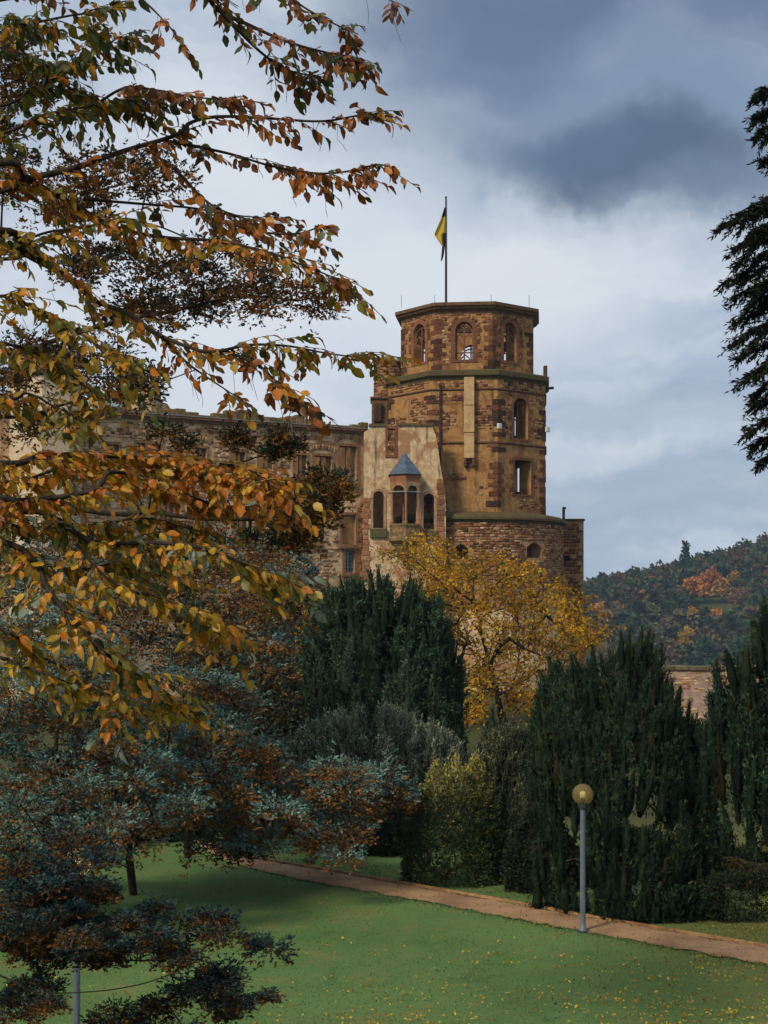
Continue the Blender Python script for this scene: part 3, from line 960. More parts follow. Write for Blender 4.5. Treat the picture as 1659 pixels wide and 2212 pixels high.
flag.cc = (.5, .36, .02); strip([rowlr(742, 318, 468, 2.4), rowlr(790, 350, 466, 2.7), rowlr(860, 398, 464, 3.0), rowlr(935, 446, 466, 3.2)])
flag.cc = (.018, .014, .012); strip([rowlr(712, 466, 512, 2.2), rowlr(860, 462, 504, 2.8), rowlr(960, 450, 494, 3.2), rowlr(1080, 438, 480, 3.6), rowlr(1190, 428, 452, 4)])
m, b, out = mat_new('flag_cloth')
a_ = N('ShaderNodeAttribute', attribute_name='col'); L(a_.outputs[0], b.inputs['Base Color']); b.inputs['Roughness'].default_value = .8
fo = flag.build('flag', m, None, True)
sm = fo.modifiers.new('solid', 'SOLIDIFY'); sm.thickness = .02
tag(fo, 'limp black and gold flag hanging folded on the tower flagpole', 'flag')

# ------------------------------------------------------------------ palace wing: long roofless wall
A_ = at(173, 886, 135.2); B_ = at(790, 930, 150.0)
tw_ = Vector((B_.x - A_.x, B_.y - A_.y, 0)).normalized()
WP = Plane((A_.x, A_.y), (tw_.y, -tw_.x))
wing_len = (Vector((B_.x, B_.y, 0)) - Vector((A_.x, A_.y, 0))).length
ZC = 7.65 + (V0 - 908) / F * 142.2
wing = thing('palace_wing', 'long roofless palace wall of rubble stone with mullioned windows, left of the tower', 'building', (A_.x, A_.y, 0))
wins = [((733, 770, 964, 1042), 2, 1), ((679, 716, 985, 1038), 2, 1), ((637, 663, 983, 1036), 1, 1), ((560, 590, 980, 1034), 2, 1), ((500, 530, 976, 1032), 2, 1),
        ((296, 314, 957, 1005), 1, 1), ((328, 348, 959, 1007), 1, 1), ((420, 446, 968, 1020), 2, 1),
        ((738, 768, 1112, 1176), 0, 1), ((744, 766, 1190, 1236), 3, 1), ((600, 632, 1110, 1170), 2, 1), ((505, 535, 1098, 1160), 2, 1), ((430, 455, 1092, 1152), 2, 1), ((660, 690, 1112, 1172), 2, 1), ((350, 376, 1086, 1146), 2, 1), ((230, 256, 960, 1006), 2, 1)]
holes = []; wspec = []
for r, lights, _ in wins:
    a0, a1, z0, z1 = WP.rect(*r)
    wspec.append((a0, a1, z0, z1, lights)); holes.append(arch(a0, a1, z0, z1, 'rect'))
mb = MB()
panel(mb, WP, [(-9, -6), (wing_len + .2, -6), (wing_len + .2, ZC - .15), (-9, ZC - .15)], holes, 1.3)
mb.build('wall', M_wing, wing)
mb = MB()
q = Plane((A_.x - WP.n.x * 9, A_.y - WP.n.y * 9), WP.n)
mb.box(q.P(wing_len / 2 - 1, 9, 0), q.t * (wing_len / 2 + 7), q.n * .5, (0, 0, 18.0)); mb.build('rear_wall', M_mortar, wing)
for i, (a0, a1, z0, z1, lights) in enumerate(wspec):
    fr = MB(); fr.cc = (.26, .13, .065)
    ring_frame(fr, WP, arch(a0, a1, z0, z1, 'rect'), arch(a0, a1, z0, z1, 'rect', grow=.26), .1, .5)
    w_ = fr.build('window_surround', M_stone, wing, True)
    if lights == 2 or lights == 1:
        t = MB(); t.cc = (.28, .14, .07); c = (a0 + a1) / 2
        t.box(WP.P(c, (z0 + z1) / 2, -.25), WP.t * .11, WP.n * .16, (0, 0, (z1 - z0) / 2 - .01)); t.build('mullion', M_stone, w_, True)
    if lights == 0:
        mb = MB(); mb.box(WP.P((a0 + a1) / 2, (z0 + z1) / 2, -.32), WP.t * (a1 - a0) / 2, WP.n * .1, (0, 0, (z1 - z0) / 2)); mb.build('blocked_panel', M_plaster, w_)
    if lights == 3:
        mb = MB(); mb.box(WP.P((a0 + a1) / 2, (z0 + z1) / 2, -.35), WP.t * (a1 - a0) / 2, WP.n * .03, (0, 0, (z1 - z0) / 2)); mb.build('pane', M_glass_d, w_)
        mb = MB()
        for k in range(1, 3): mb.bar([WP.P(a0 + (a1 - a0) * k / 3, z0, -.28), WP.P(a0 + (a1 - a0) * k / 3, z1, -.28)], .035, .04, WP.n)
        for k in range(1, 6): mb.bar([WP.P(a0, z0 + (z1 - z0) * k / 6, -.27), WP.P(a1, z0 + (z1 - z0) * k / 6, -.27)], .035, .04, WP.n)
        mb.build('glazing_bars', M_iron, w_)
    # sill
    sl = MB(); sl.cc = (.22, .12, .065); sl.box(WP.P((a0 + a1) / 2, z0 - .35, .1), WP.t * ((a1 - a0) / 2 + .38), WP.n * .2, (0, 0, .1)); sl.build('sill', M_ledge, w_, True)
# cornice with lead flashing and a broken parapet
mb = MB(); mb.cc = (.16, .085, .048)
mb.box(WP.P(wing_len / 2 - 4.5, ZC - .30, .12), WP.t * (wing_len / 2 + 4.5), WP.n * .16, (0, 0, .15))
mb.box(WP.P(wing_len / 2 - 4.5, ZC - .05, .22), WP.t * (wing_len / 2 + 4.5), WP.n * .3, (0, 0, .13))
mb.build('cornice', M_stone, wing, True)
mb = MB(); mb.box(WP.P(wing_len / 2 - 4.5, ZC + .11, .2), WP.t * (wing_len / 2 + 4.5), WP.n * .36, (0, 0, .03)); mb.build('lead_flashing', M_lead, wing)
par = []
a = 2.0
while a < wing_len - .2:
    w = random.uniform(.5, 1.4)
    hgt = .42 + .25 * math.sin(a * .9) + random.uniform(-.06, .1) + (.3 if 12 < a < 22 else 0)
    hgt = max(.25, hgt)
    o = MB(); o.cc = random.choice([(.20, .12, .06), (.14, .085, .045), (.26, .16, .08)])
    o.box(WP.P(a + w / 2, ZC + .14 + hgt / 2 - .02, -.35), WP.t * (w / 2 - .015), WP.n * .36, (0, 0, hgt / 2))
    o.build('parapet_stone', M_ledge, wing, True, bevel=.05)
    a += w
wst = []
grown = [arch(s_[0], s_[1], s_[2], s_[3], 'rect', grow=.34) for s_ in wspec]
for (a, z, w, h) in courses(-1, wing_len - 1.4, 10.0, ZC - .55, (.22, .40), (.28, .75)):
    if not clear_of(grown, a, z, w, h) or random.random() > .86: continue
    if a > wing_len - 4.2 and random.random() < .6: continue
    wst.append((WP.P(a, z, -.01), WP.t, WP.n, w, h, random.uniform(.04, .11), random.choices(range(9), (.4, 1.2, 3, 5, .2, 3, 5, 4, 4))[0]))
# relieving arches over the windows
for (a0, a1, z0, z1, lights) in wspec[:8]:
    c = (a0 + a1) / 2; r_ = (a1 - a0) / 2 + .55
    for k in range(9):
        an = math.pi * (.18 + .64 * k / 8)
        wst.append((WP.P(c + r_ * math.cos(an), z1 + .2 + .75 * math.sin(an), .02), WP.t, WP.n, .22, .5, .10, random.choice((3, 6, 2, 3))))
put_stones(wst, wing, 290)
# dressed corner stones where the wing meets the pale house
for i in range(26):
    z = 8.5 + i * .52
    me = BLOCK[(random.randrange(6), random.choice((1, 5, 2, 5)))][0]
    w = .9 if i % 2 else .55
    P = WP.P(wing_len - .15 - w / 2, z, 0)
    if z < 19: link('quoin_stone', me, wing, Matrix(((WP.t.x * w, 0, WP.n.x * .1, P.x), (WP.t.y * w, 0, WP.n.y * .1, P.y), (0, .48, 0, P.z), (0, 0, 0, 1))))

# ------------------------------------------------------------------ pale house with the oriel
HP = Plane((0, 148.6), (0.04, -1))
house = thing('oriel_house', 'pale plastered castle house with arched windows and slate-roofed oriel against the tower', 'building', (1.8, 148.6, 0))
out_px = [(786, 1700), (962, 1700), (963, 1100), (961, 1062), (956, 1034), (951, 1005), (947, 972), (941, 940), (934, 921), (862, 919), (858, 922), (832, 922), (829, 918), (800, 921), (795, 929), (786, 934)]
outl = [HP.px(u, v) for u, v in out_px]
hpx = [('round', (806, 829, 1061, 1141)), ('round', (915, 938, 1066, 1144)), ('rect', (838, 853, 926, 983)), ('rect', (848, 900, 1046, 1132))]
hh = []; hs_ = []
for kind, r in hpx:
    a0, a1, z0, z1 = HP.rect(*r); hh.append(arch(a0, a1, z0, z1, kind)); hs_.append((a0, a1, z0, z1, kind))
mb = MB(); panel(mb, HP, outl, hh, 1.1); mb.build('wall', M_pale, house)
mb = MB(); q = HP.P(-1.9, 10, -3.5); mb.aabb(HP.px(795, 1000)[0], HP.px(960, 1000)[0], 153.2, 153.8, 8, 24.5); mb.build('rear_wall', M_mortar, house)
for i, (a0, a1, z0, z1, kind) in enumerate(hs_[:3]):
    fr = MB(); fr.cc = (.36, .21, .12) if kind == 'round' else (.17, .075, .04)
    ring_frame(fr, HP, arch(a0, a1, z0, z1, kind), arch(a0, a1, z0, z1, kind, grow=.25), .08, .55)
    w_ = fr.build('window_surround', M_stone, house, True)
    if kind == 'round':
        sl = MB(); sl.cc = (.10, .085, .04); sl.box(HP.P((a0 + a1) / 2, z0 - .5, .12), HP.t * ((a1 - a0) / 2 + .3), HP.n * .15, (0, 0, .42)); sl.build('mossy_apron', M_ledge, w_, True)
    else:
        for k in (.3, .62):
            t = MB(); t.cc = (.15, .07, .04)
            t.box(HP.P((a0 + a1) / 2, z0 + (z1 - z0) * k, -.3), HP.t * (a1 - a0) / 2, HP.n * .15, (0, 0, .16))
            t.build('crossbar', M_stone, w_, True)
# corner stones on the right, below the slope
hst = []
for v in np.arange(1040, 1330, 11.5):
    s_, z_ = HP.px(953, v)
    hst.append((HP.P(s_ - random.uniform(0, .12), z_, 0), HP.t, HP.n, random.uniform(.6, 1.0), .5, .07, random.choice((1, 5, 1, 2))))
for v in np.arange(1080, 1260, 11.5):
    s_, z_ = HP.px(789, v)
    hst.append((HP.P(s_ + random.uniform(0, .2), z_, 0), HP.t, HP.n, random.uniform(.5, 1.0), .5, .07, random.choice((5, 2, 3, 5))))
put_stones(hst, house, 60, name='quoin_stone')
mb = MB(); mb.cc = (.13, .085, .045)
for (u0, u1, v) in ((797, 832, 919), (858, 936, 918)):
    s0, z0 = HP.px(u0, v); s1, _ = HP.px(u1, v)
    mb.box(HP.P((s0 + s1) / 2, z0 + .05, -.5), HP.t * ((s1 - s0) / 2), HP.n * .66, (0, 0, .12))
mb.build('wall_coping', M_ledge, house, True)
# oriel
oc = HP.px(874, 1100); ocx = HP.P(oc[0], 0, 0)
OR = 1.66
ocy = ocx.y - .35
zo = lambda v: CAMZ + (V0 - v) / F * (ocy - 1.0)
oph = R(-90 + 4)
orl = MB(); orl.cc = (.27, .16, .085)
orl.lathe((ocx.x, ocy), [(.3, zo(1215)), (.9, zo(1192)), (1.35, zo(1175)), (OR + .1, zo(1168)), (OR + .1, zo(1162)), (OR, zo(1160)), (OR, zo(1137)), (OR + .08, zo(1136)), (OR + .08, zo(1131)), (OR - .3, zo(1131))], 6, oph)
oriel = orl.build('oriel', M_ledge, house, True)
cols_ = []
for i in range(6):
    an = oph + math.pi / 3 * i
    cx, cy = ocx.x + (OR - .14) * math.cos(an), ocy + (OR - .14) * math.sin(an)
    o = MB(); o.cc = (.30, .15, .075); o.lathe((cx, cy), [(.17, zo(1131)), (.17, zo(1126)), (.12, zo(1124)), (.12, zo(1068)), (.19, zo(1064)), (.19, zo(1058))], 8)
    o.build('column', M_stone, oriel, True)
for i in range(6):
    an = oph + math.pi / 3 * (i + .5)
    n = Vector((math.cos(an), math.sin(an), 0))
    op = Plane((ocx.x + n.x * OR * math.cos(math.pi / 6), ocy + n.y * OR * math.cos(math.pi / 6)), n)
    hw = OR / 2
    z0_, z1_ = zo(1062), zo(1041)
    head = [(-hw, z0_), (-hw + .22, z0_)] + [(-(hw - .22) * math.cos(q) ** .8, z0_ + (zo(1049) - z0_) * math.sin(q)) for q in [math.pi / 2 * k / 5 for k in range(1, 6)]] + \
           [((hw - .22) * math.cos(q) ** .8, z0_ + (zo(1049) - z0_) * math.sin(q)) for q in [math.pi / 2 * k / 5 for k in (4, 3, 2, 1)]] + [(hw - .22, z0_), (hw, z0_), (hw, z1_), (-hw, z1_)]
    o = MB(); o.cc = random.choice([(.36, .24, .13), (.28, .14, .07), (.40, .27, .15)]); panel(o, op, head, [], .22); o.build('arch_head', M_stone, oriel, True)
    o = MB(); o.cc = random.choice([(.25, .105, .055), (.29, .13, .07)]); panel(o, op, [(-hw - .03, zo(1041)), (hw + .03, zo(1041)), (hw + .03, zo(1023)), (-hw - .03, zo(1023))], [], .25); o.build('frieze', M_stone, oriel, True)
tie = MB(); tie.lathe((ocx.x, ocy), [(OR + .06, zo(1063.5)), (OR + .09, zo(1062.5)), (OR + .06, zo(1061.5))], 6, oph); tie.build('tie_rod', M_lead, oriel)
rf = MB()
zb, zt_ = zo(1024), zo(975)
rr0 = OR + .2
nC = 11
rf.lathe((ocx.x, ocy), [(rr0 - .5, zb - .08), (rr0, zb - .06)], 6, oph)
for k in range(nC):
    f0, f1 = k / nC, (k + 1) / nC
    rf.lathe((ocx.x, ocy), [(rr0 * (1 - f0) + .02, zb + (zt_ - zb) * f0 - .05), (rr0 * (1 - f0) + .02, zb + (zt_ - zb) * f0), (max(.01, rr0 * (1 - f1)), zb + (zt_ - zb) * f1)], 6, oph)
rf.build('roof', M_slate, oriel)

# ------------------------------------------------------------------ what rises behind the wing on the left
gh = thing('gabled_house', 'slate-roofed house with a curved stone gable peeping over the palace wall', 'building', at(310, 900, 168).to_tuple()[:2] + (0,))
Y = 168.0
GPl = Plane((at(310, 0, Y).x, Y), (0, -1))
half = [(346, 886), (340, 883), (333, 878), (326, 866), (321, 850), (318, 836), (317, 822), (320, 820), (320, 815)]
prof = [GPl.px(u, v) for u, v in [(268, 886)] + half + [(280, 815), (280, 820), (283, 822), (282, 836), (279, 850), (275, 864), (270, 874)]]
prof = [(a, z) for a, z in prof]
zlow = -4
b0 = [(prof[0][0], zlow), (GPl.px(346, 0)[0], zlow)]
mb = MB(); panel(mb, GPl, b0 + prof[1:] + prof[:1], [], .8); mb.build('gable', M_pale, gh)
mb = MB(); mb.cc = (.28, .13, .07)
for sgn in (0, 1):
    pts = [(346, 886), (333, 878), (326, 866), (321, 850), (318, 836), (317, 822)] if sgn == 0 else [(262, 886), (268, 878), (275, 864), (279, 850), (282, 836), (283, 822)]
    mb.bar([GPl.P(*GPl.px(u, v), .06) for u, v in pts], .28, .3, GPl.n)
mb.bar([GPl.P(*GPl.px(281, 818), .02), GPl.P(*GPl.px(319, 818), .02)], .4, .5, GPl.n)
mb.build('coping', M_stone, gh, True)
mb = MB()
e0 = at(170, 890, 167.5); e1 = at(272, 890, 167.5); t0 = at(205, 850, 172); t1 = at(284, 842, 172)
for k in range(12):
    f0, f1 = k / 12, (k + 1) / 12
    mb.add([e0.lerp(t0, f0) + Vector((0, -.06, .0)), e1.lerp(t1, f0) + Vector((0, -.06, 0)), e1.lerp(t1, f1), e0.lerp(t0, f1), e0.lerp(t0, f0) + Vector((0, 0, -.06)), e1.lerp(t1, f0) + Vector((0, 0, -.06))], [(0, 1, 2, 3), (4, 5, 1, 0)])
back0 = e0 + Vector((0, 9, 0)); back1 = e1 + Vector((0, 9, 0))
mb.add([t0, t1, back1, back0], [(0, 1, 2, 3)])
mb.build('roof', M_slate_pale, gh)
mb = MB(); mb.aabb(e0.x, e1.x + .6, 167.8, 176, -4, e0.z); mb.build('wall', M_mortar, gh)
st = MB(); st.cc = (.16, .11, .07); sc_ = at(341, 870, 168.2); kz = 1 / 19.05
st.lathe((sc_.x, sc_.y), [(.75, at(0, 889, 168).z), (.75, at(0, 874, 168).z), (.4, at(0, 868, 168).z), (.35, at(0, 858, 168).z), (.5, at(0, 852, 168).z), (.28, at(0, 846, 168).z), (.3, at(0, 840, 168).z), (.12, at(0, 836, 168).z)], 10)
st.build('finial_figure', M_ledge, gh, True)
st = MB(); st.cc = (.15, .10, .06); q = at(356, 882, 168.2); st.lathe((q.x, q.y), [(.7, q.z - 1), (.62, q.z), (.3, q.z + .5), (.05, q.z + .62)], 10); st.build('volute', M_ledge, gh, True)

lt = thing('corner_tower', 'cream plastered polygonal castle tower half hidden behind leaves at the far left', 'tower', at(95, 1200, 133).to_tuple()[:2] + (0,))
lc = at(95, 900, 133)
mb = MB(); mb.lathe((lc.x, lc.y), [(3.25, -5), (3.2, at(0, 815, 131).z)], 8, R(10)); mb.build('wall', M_cream, lt)
mb = MB(); mb.cc = (.2, .11, .06); mb.lathe((lc.x, lc.y), [(3.1, at(0, 816, 131).z), (3.5, at(0, 812, 131).z), (3.5, at(0, 806, 131).z), (3.0, at(0, 805, 131).z)], 8, R(10), close=True); mb.build('cornice', M_stone, lt, True)
mb = MB(); mb.lathe((lc.x, lc.y), [(3.0, at(0, 808, 131).z), (2.95, at(0, 762, 131).z)], 8, R(10)); mb.build('upper_wall', M_mortar, lt)
mb = MB(); mb.lathe((lc.x, lc.y), [(3.4, at(0, 763, 131).z), (1.9, at(0, 742, 131).z), (.1, at(0, 735, 131).z)], 8, R(10)); mb.build('roof', M_slate, lt)
n = Vector((math.cos(R(10 - 67.5 + 22.5 * 0)), math.sin(R(10 - 67.5)), 0))
LP = Plane((lc.x + n.x * 3.2 * C225, lc.y + n.y * 3.2 * C225), n)
for v0, v1 in ((914, 952), (1040, 1080)):
    a0, a1, z0, z1 = LP.rect(156, 171, v0, v1)
    fr = MB(); fr.cc = (.3, .17, .09); ring_frame(fr, LP, arch(a0, a1, z0, z1, 'rect'), arch(a0, a1, z0, z1, 'rect', grow=.2), .1, -.02); w_ = fr.build('window_surround', M_stone, lt, True)
    MB().box(LP.P((a0 + a1) / 2, (z0 + z1) / 2, .01), LP.t * (a1 - a0) / 2, LP.n * .02, (0, 0, (z1 - z0) / 2)).build('pane', M_glass_d, w_)
    o = MB(); o.cc = (.3, .18, .1); o.box(LP.P((a0 + a1) / 2, (z0 + z1) / 2, .05), LP.t * .07, LP.n * .05, (0, 0, (z1 - z0) / 2)); o.build('mullion', M_stone, w_, True)

# ------------------------------------------------------------------ terrace wall on the right
q0 = at(1400, 1437, 100); zt = q0.z
trw = thing('terrace_wall', 'old stone terrace wall with grassy top between the dark yews on the right', 'wall', (30, 100, 0))
TPl = Plane((q0.x, 100), (-.05, -1))
mb = MB(); panel(mb, TPl, [(-3, -3), (30, -3), (30, zt - .3), (-3, zt - .3)], [], 1.6); mb.build('wall', M_terrace, trw)
a = -3
while a < 30:
    w = random.uniform(.8, 1.6)
    o = MB(); o.cc = random.choice([(.17, .13, .09), (.22, .16, .11), (.13, .10, .07)])
    o.box(TPl.P(a + w / 2, zt - .19 + random.uniform(-.03, .03), -.7), TPl.t * (w / 2 - .02), TPl.n * .85, (0, 0, .14)); o.build('coping_stone', M_ledge, trw, True, bevel=.03)
    a += w
tst = []
for (a, z, w, h) in courses(-2.5, 14, -1, zt - .5, (.14, .22), (.25, .6), .02):
    if random.random() < .45: tst.append((TPl.P(a, z, -.01), TPl.t, TPl.n, w, h, random.uniform(.01, .035), random.choices((8, 3, 6, 7, 5), (3, 2, 3, 2, 2))[0]))
put_stones(tst, trw, 150)

# ------------------------------------------------------------------ foliage helpers
def unit(v):
    return v / np.maximum(np.linalg.norm(v, axis=-1, keepdims=True), 1e-9)
def blades(P, D, Ln, Wd, C, fold=.25):
    """one folded leaf (two triangles) per row"""
    n = len(P)
    Sd = unit(np.cross(D, unit(rng.normal(size=(n, 3)))))
    Nn = np.cross(Sd, D)
    Ln = np.broadcast_to(np.asarray(Ln, float), (n,))[:, None]; Wd = np.broadcast_to(np.asarray(Wd, float), (n,))[:, None]
    mid = P + D * Ln * .45
    V = np.stack([P, mid + Sd * Wd * .5 + Nn * Wd * fold, P + D * Ln - Nn * Wd * fold * .5, mid - Sd * Wd * .5 + Nn * Wd * fold], 1).reshape(-1, 3)
    i = np.arange(n)[:, None] * 4
    Fc = np.concatenate([i + np.array([[0, 1, 2]]), i + np.array([[0, 2, 3]])], 0)
    return V, Fc, np.repeat(C, 4, 0)
def tufts(Cn, T, k, Ln, Wd, spread, C, along=.5, jit=.15, fold=.25):
    """k leaves fanning from each tuft centre"""
    n = len(Cn)
    Cn2 = np.repeat(Cn, k, 0); T2 = np.repeat(T, k, 0); C2 = np.repeat(C, k, 0)
    r = rng.normal(size=(n * k, 3)) * spread
    D = unit(T2 + r)
    l = np.repeat(np.broadcast_to(np.asarray(Ln, float), (n,)), k) * rng.uniform(.6, 1.3, n * k)
    P = Cn2 + T2 * (rng.uniform(-along, along, (n * k, 1)) * l[:, None] * 1.6)
    C2 = C2 * rng.uniform(1 - jit * 2, 1 + jit * 2, (n * k, 1))
    return blades(P, D, l, l * (Wd if np.isscalar(Wd) else np.repeat(Wd, k)), C2, fold)
def join(parts):
    V, Fc, C = [], [], []
    o = 0
    for v, f, c in parts:
        V.append(v); Fc.append(f + o); C.append(c); o += len(v)
    return np.concatenate(V), np.concatenate(Fc), np.concatenate(C)
def pick(pal, w, n):
    pal = np.array(pal); w = np.array(w, float); w /= w.sum()
    return pal[rng.choice(len(pal), n, p=w)]
def tubes(A, B, ra, rb, sides=6):
    A = np.asarray(A, float); B = np.asarray(B, float); n = len(A)
    T = unit(B - A)
    ref = np.where(np.abs(T[:, 2:3]) < .9, np.array([[0, 0, 1.0]]), np.array([[1.0, 0, 0]]))
    X = unit(np.cross(T, ref)); Yv = np.cross(T, X)
    an = np.arange(sides) * 2 * np.pi / sides
    ring = X[:, None] * np.cos(an)[None, :, None] + Yv[:, None] * np.sin(an)[None, :, None]
    ext = T * np.minimum(np.asarray(rb), .02)[:, None]
    V = np.concatenate([A[:, None] + ring * np.asarray(ra)[:, None, None], (B + ext)[:, None] + ring * np.asarray(rb)[:, None, None]], 1).reshape(-1, 3)
    base = np.arange(n)[:, None] * 2 * sides
    Fs = []
    for i in range(sides):
        j = (i + 1) % sides
        Fs.append(np.concatenate([base + i, base + j, base + sides + j, base + sides + i], 1))
    return V, np.concatenate(Fs)
def tube_obj(name, A, B, ra, rb, mat, parent, sides=6):
    V, Fc = tubes(A, B, ra, rb, sides)
    return link(name, mesh_np(name, V, Fc, None, mat, True), parent)
def poly_obj(name, pts, r0, r1, mat, parent, sides=8):
    pts = np.array([tuple(p) for p in pts])
    rr = np.linspace(r0, r1, len(pts))
    return tube_obj(name, pts[:-1], pts[1:], rr[:-1], rr[1:], mat, parent, sides)
class Skel:
    """a branching skeleton grown towards targets"""
    def __init__(s, pts):
        s.P = [np.array(p, float) for p in pts]; s.par = [-1] + list(range(len(pts) - 1)); s.tips = []
    def grow(s, targets, seg=.5, sag=.06, up=.35, order=None):
        root = s.P[0]
        targets = np.asarray(targets, float)
        od = np.argsort(np.linalg.norm(targets - s.P[-1] * .5 - root * .5, axis=1)) if order is None else order
        for i in od:
            t = targets[i]
            A = np.array(s.P)
            d = t - A
            dist = np.linalg.norm(d, axis=1)
            cost = dist + up * np.maximum(0, A[:, 2] - t[2]) + .15 * np.linalg.norm(A - root, axis=1)
            j = int(np.argmin(cost))
            n = max(1, int(dist[j] / seg))
            prev = j
            perp = rng.normal(size=3) * dist[j] * .06
            for k in range(1, n + 1):
                f = k / n
                q = A[j] + d[j] * f + (perp + np.array([0, 0, sag * dist[j]])) * math.sin(math.pi * f)
                s.P.append(q); s.par.append(prev); prev = len(s.P) - 1
            s.tips.append(prev)
    def radii(s, r_tip=.012, p=2.2):
        n = len(s.P); acc = np.zeros(n); has = np.zeros(n, bool)
        for i in range(n - 1, -1, -1):
            if acc[i] == 0: acc[i] = r_tip ** p
            if s.par[i] >= 0: acc[s.par[i]] += acc[i]
        # chains without a fork add nothing: recompute through unique children
        kids = [[] for _ in range(n)]
        for i in range(n):
            if s.par[i] >= 0: kids[s.par[i]].append(i)
        r = np.zeros(n)
        for i in range(n - 1, -1, -1):
            r[i] = r_tip if not kids[i] else (sum(r[k] ** p for k in kids[i])) ** (1 / p) * 1.004
        return r
    def mesh(s, name, mat, parent, r_tip=.012, p=2.2, sides=6, rmax=None):
        r = s.radii(r_tip, p)
        if rmax: r = np.minimum(r, rmax)
        P = np.array(s.P); par = np.array(s.par); m_ = par >= 0
        return tube_obj(name, P[par[m_]], P[m_], r[par[m_]] * .5 + r[m_] * .5, r[m_], mat, parent, sides)

# ------------------------------------------------------------------ upright evergreens built of plumes
YEW = [(.014, .032, .020), (.022, .046, .026), (.034, .060, .032), (.052, .074, .034), (.060, .046, .018)]
def plume_crown(name, outline, Yc, depth, nplume, plen, prad, leaf, k, pal, wts, parent, z0=0.0, dens=1.0, back=.35, tipw=1.6, lean=.18, spread=.55, base_in=.12, inner=None, finger=0.0, drop=.20, wr=.32, tone0=.36):
    """outline: (u, v) along the top from left to right at distance Yc; a dome of overlapping spires under it"""
    O = np.array(outline, float)
    X = (O[:, 0] - U0) / F * Yc; Z = CAMZ - (O[:, 1] - V0) / F * Yc
    xa, xb = X[0], X[-1]; xc = (xa + xb) / 2; hw = (xb - xa) / 2
    parts = []
    n = nplume
    # tips on the outline itself first, then over the whole surface
    u = rng.uniform(-1, 1, n); u = np.sign(u) * np.abs(u) ** .85
    psi = rng.uniform(.06, math.pi * (.55 + back * .4), n)
    lim = max(4, n // 5) if not finger else int((O[-1, 0] - O[0, 0]) / F * Yc / (finger * 2.0))
    lim = min(lim, n // 2)
    psi[:lim] = rng.uniform(1.2, 1.75, lim)
    if finger: u[:lim] = np.linspace(-.97, .97, lim) + rng.normal(size=lim) * .015
    tx = xc + u * hw * .97
    H = np.interp(tx, X, Z) - z0
    zf = np.sin(psi) ** .8
    if finger: zf[:lim] = 1.0
    dd = -np.cos(psi) * depth * np.sqrt(np.maximum(.15, 1 - u ** 2))
    lowpinch = 1 - base_in * np.maximum(0, .35 - zf) / .35
    tips = np.stack([xc + (tx - xc) * lowpinch, Yc + dd * lowpinch, z0 + H * zf + .02 * rng.normal(size=n)], 1)
    Lp = plen * rng.uniform(.6, 1.35, n)
    Lp = np.minimum(Lp, tips[:, 2] - z0 + .35)
    out = unit(np.stack([u, dd / max(depth, .1), np.zeros(n)], 1))
    ax = unit(np.array([[0, 0, 1.0]]) + out * lean + rng.normal(size=(n, 3)) * .07)
    rad = prad * rng.uniform(.65, 1.3, n)
    rad[:lim] *= .62
    if finger: rad[:lim] = finger * rng.uniform(.75, 1.25, lim)
    tips[lim:, 2] -= plen * drop
    tips[:lim, 2] += plen * rng.uniform(-.16, .10, lim)
    m_per = np.maximum(8, (dens * Lp * rad * 2 * math.pi * .55 / (leaf * leaf * 1.1)).astype(int))
    if finger: m_per[:lim] = (m_per[:lim] * 3.2).astype(int)
    idx_ = np.repeat(np.arange(n), m_per); m_ = len(idx_)
    t = 1 - np.sqrt(rng.uniform(0, 1, m_)) * .999          # 0 at the foot, more area low down
    t = rng.uniform(0, 1, m_) ** tipw * 1.0
    prof = np.minimum(1, (1 - t) ** .75 * 1.25 + .03) * np.minimum(1, .45 + t * 2.2)
    if finger: t = np.where(idx_ < lim, rng.uniform(0, 1, m_) ** .9, t); prof = np.where(idx_ < lim, np.minimum(1, (1 - t) ** .42 * 1.25), prof)
    ang = rng.uniform(0, 2 * math.pi, m_)
    A = ax[idx_]
    e1 = unit(np.cross(A, np.array([[0.31, .92, .1]]))); e2 = np.cross(A, e1)
    radial = e1 * np.cos(ang)[:, None] + e2 * np.sin(ang)[:, None]
    rr = rad[idx_] * prof * np.sqrt(rng.uniform(.35, 1.1, m_)) * (1 + .22 * np.sin(ang * 3 + idx_) + .18 * np.sin(t * 17 + idx_))
    Cn = tips[idx_] - A * ((1 - t) * Lp[idx_])[:, None] + radial * rr[:, None]
    Cn[:, 2] = np.maximum(Cn[:, 2], z0 + .05)
    T = unit(radial * (.3 if finger else .55) + A * .95 + rng.normal(size=(m_, 3)) * .22)
    col = pick(pal, wts, m_)
    pl_tone = rng.uniform(.45, 1.5, n)[idx_] * (tone0 + (1.31 - tone0) * t)  # plume feet darkened, tips lightened: self-shading put into the colour
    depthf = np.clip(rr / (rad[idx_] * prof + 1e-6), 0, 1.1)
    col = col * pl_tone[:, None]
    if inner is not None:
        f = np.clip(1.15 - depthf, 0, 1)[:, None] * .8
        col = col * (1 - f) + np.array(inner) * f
    lf = np.where(idx_ < lim, leaf * .62, leaf)
    T = np.where((idx_ < lim)[:, None], unit(T + A * .9), T)
    P1 = tufts(Cn, T, k, lf, wr, spread, col)
    nh = int(36 * hw * depth * 2)
    uh = rng.uniform(-.92, .92, nh); ps = rng.uniform(.1, math.pi * .95, nh); sc_h = rng.uniform(.35, .8, nh)
    xh = xc + uh * hw; Hh = (np.interp(xh, X, Z) - z0 - plen * .3)
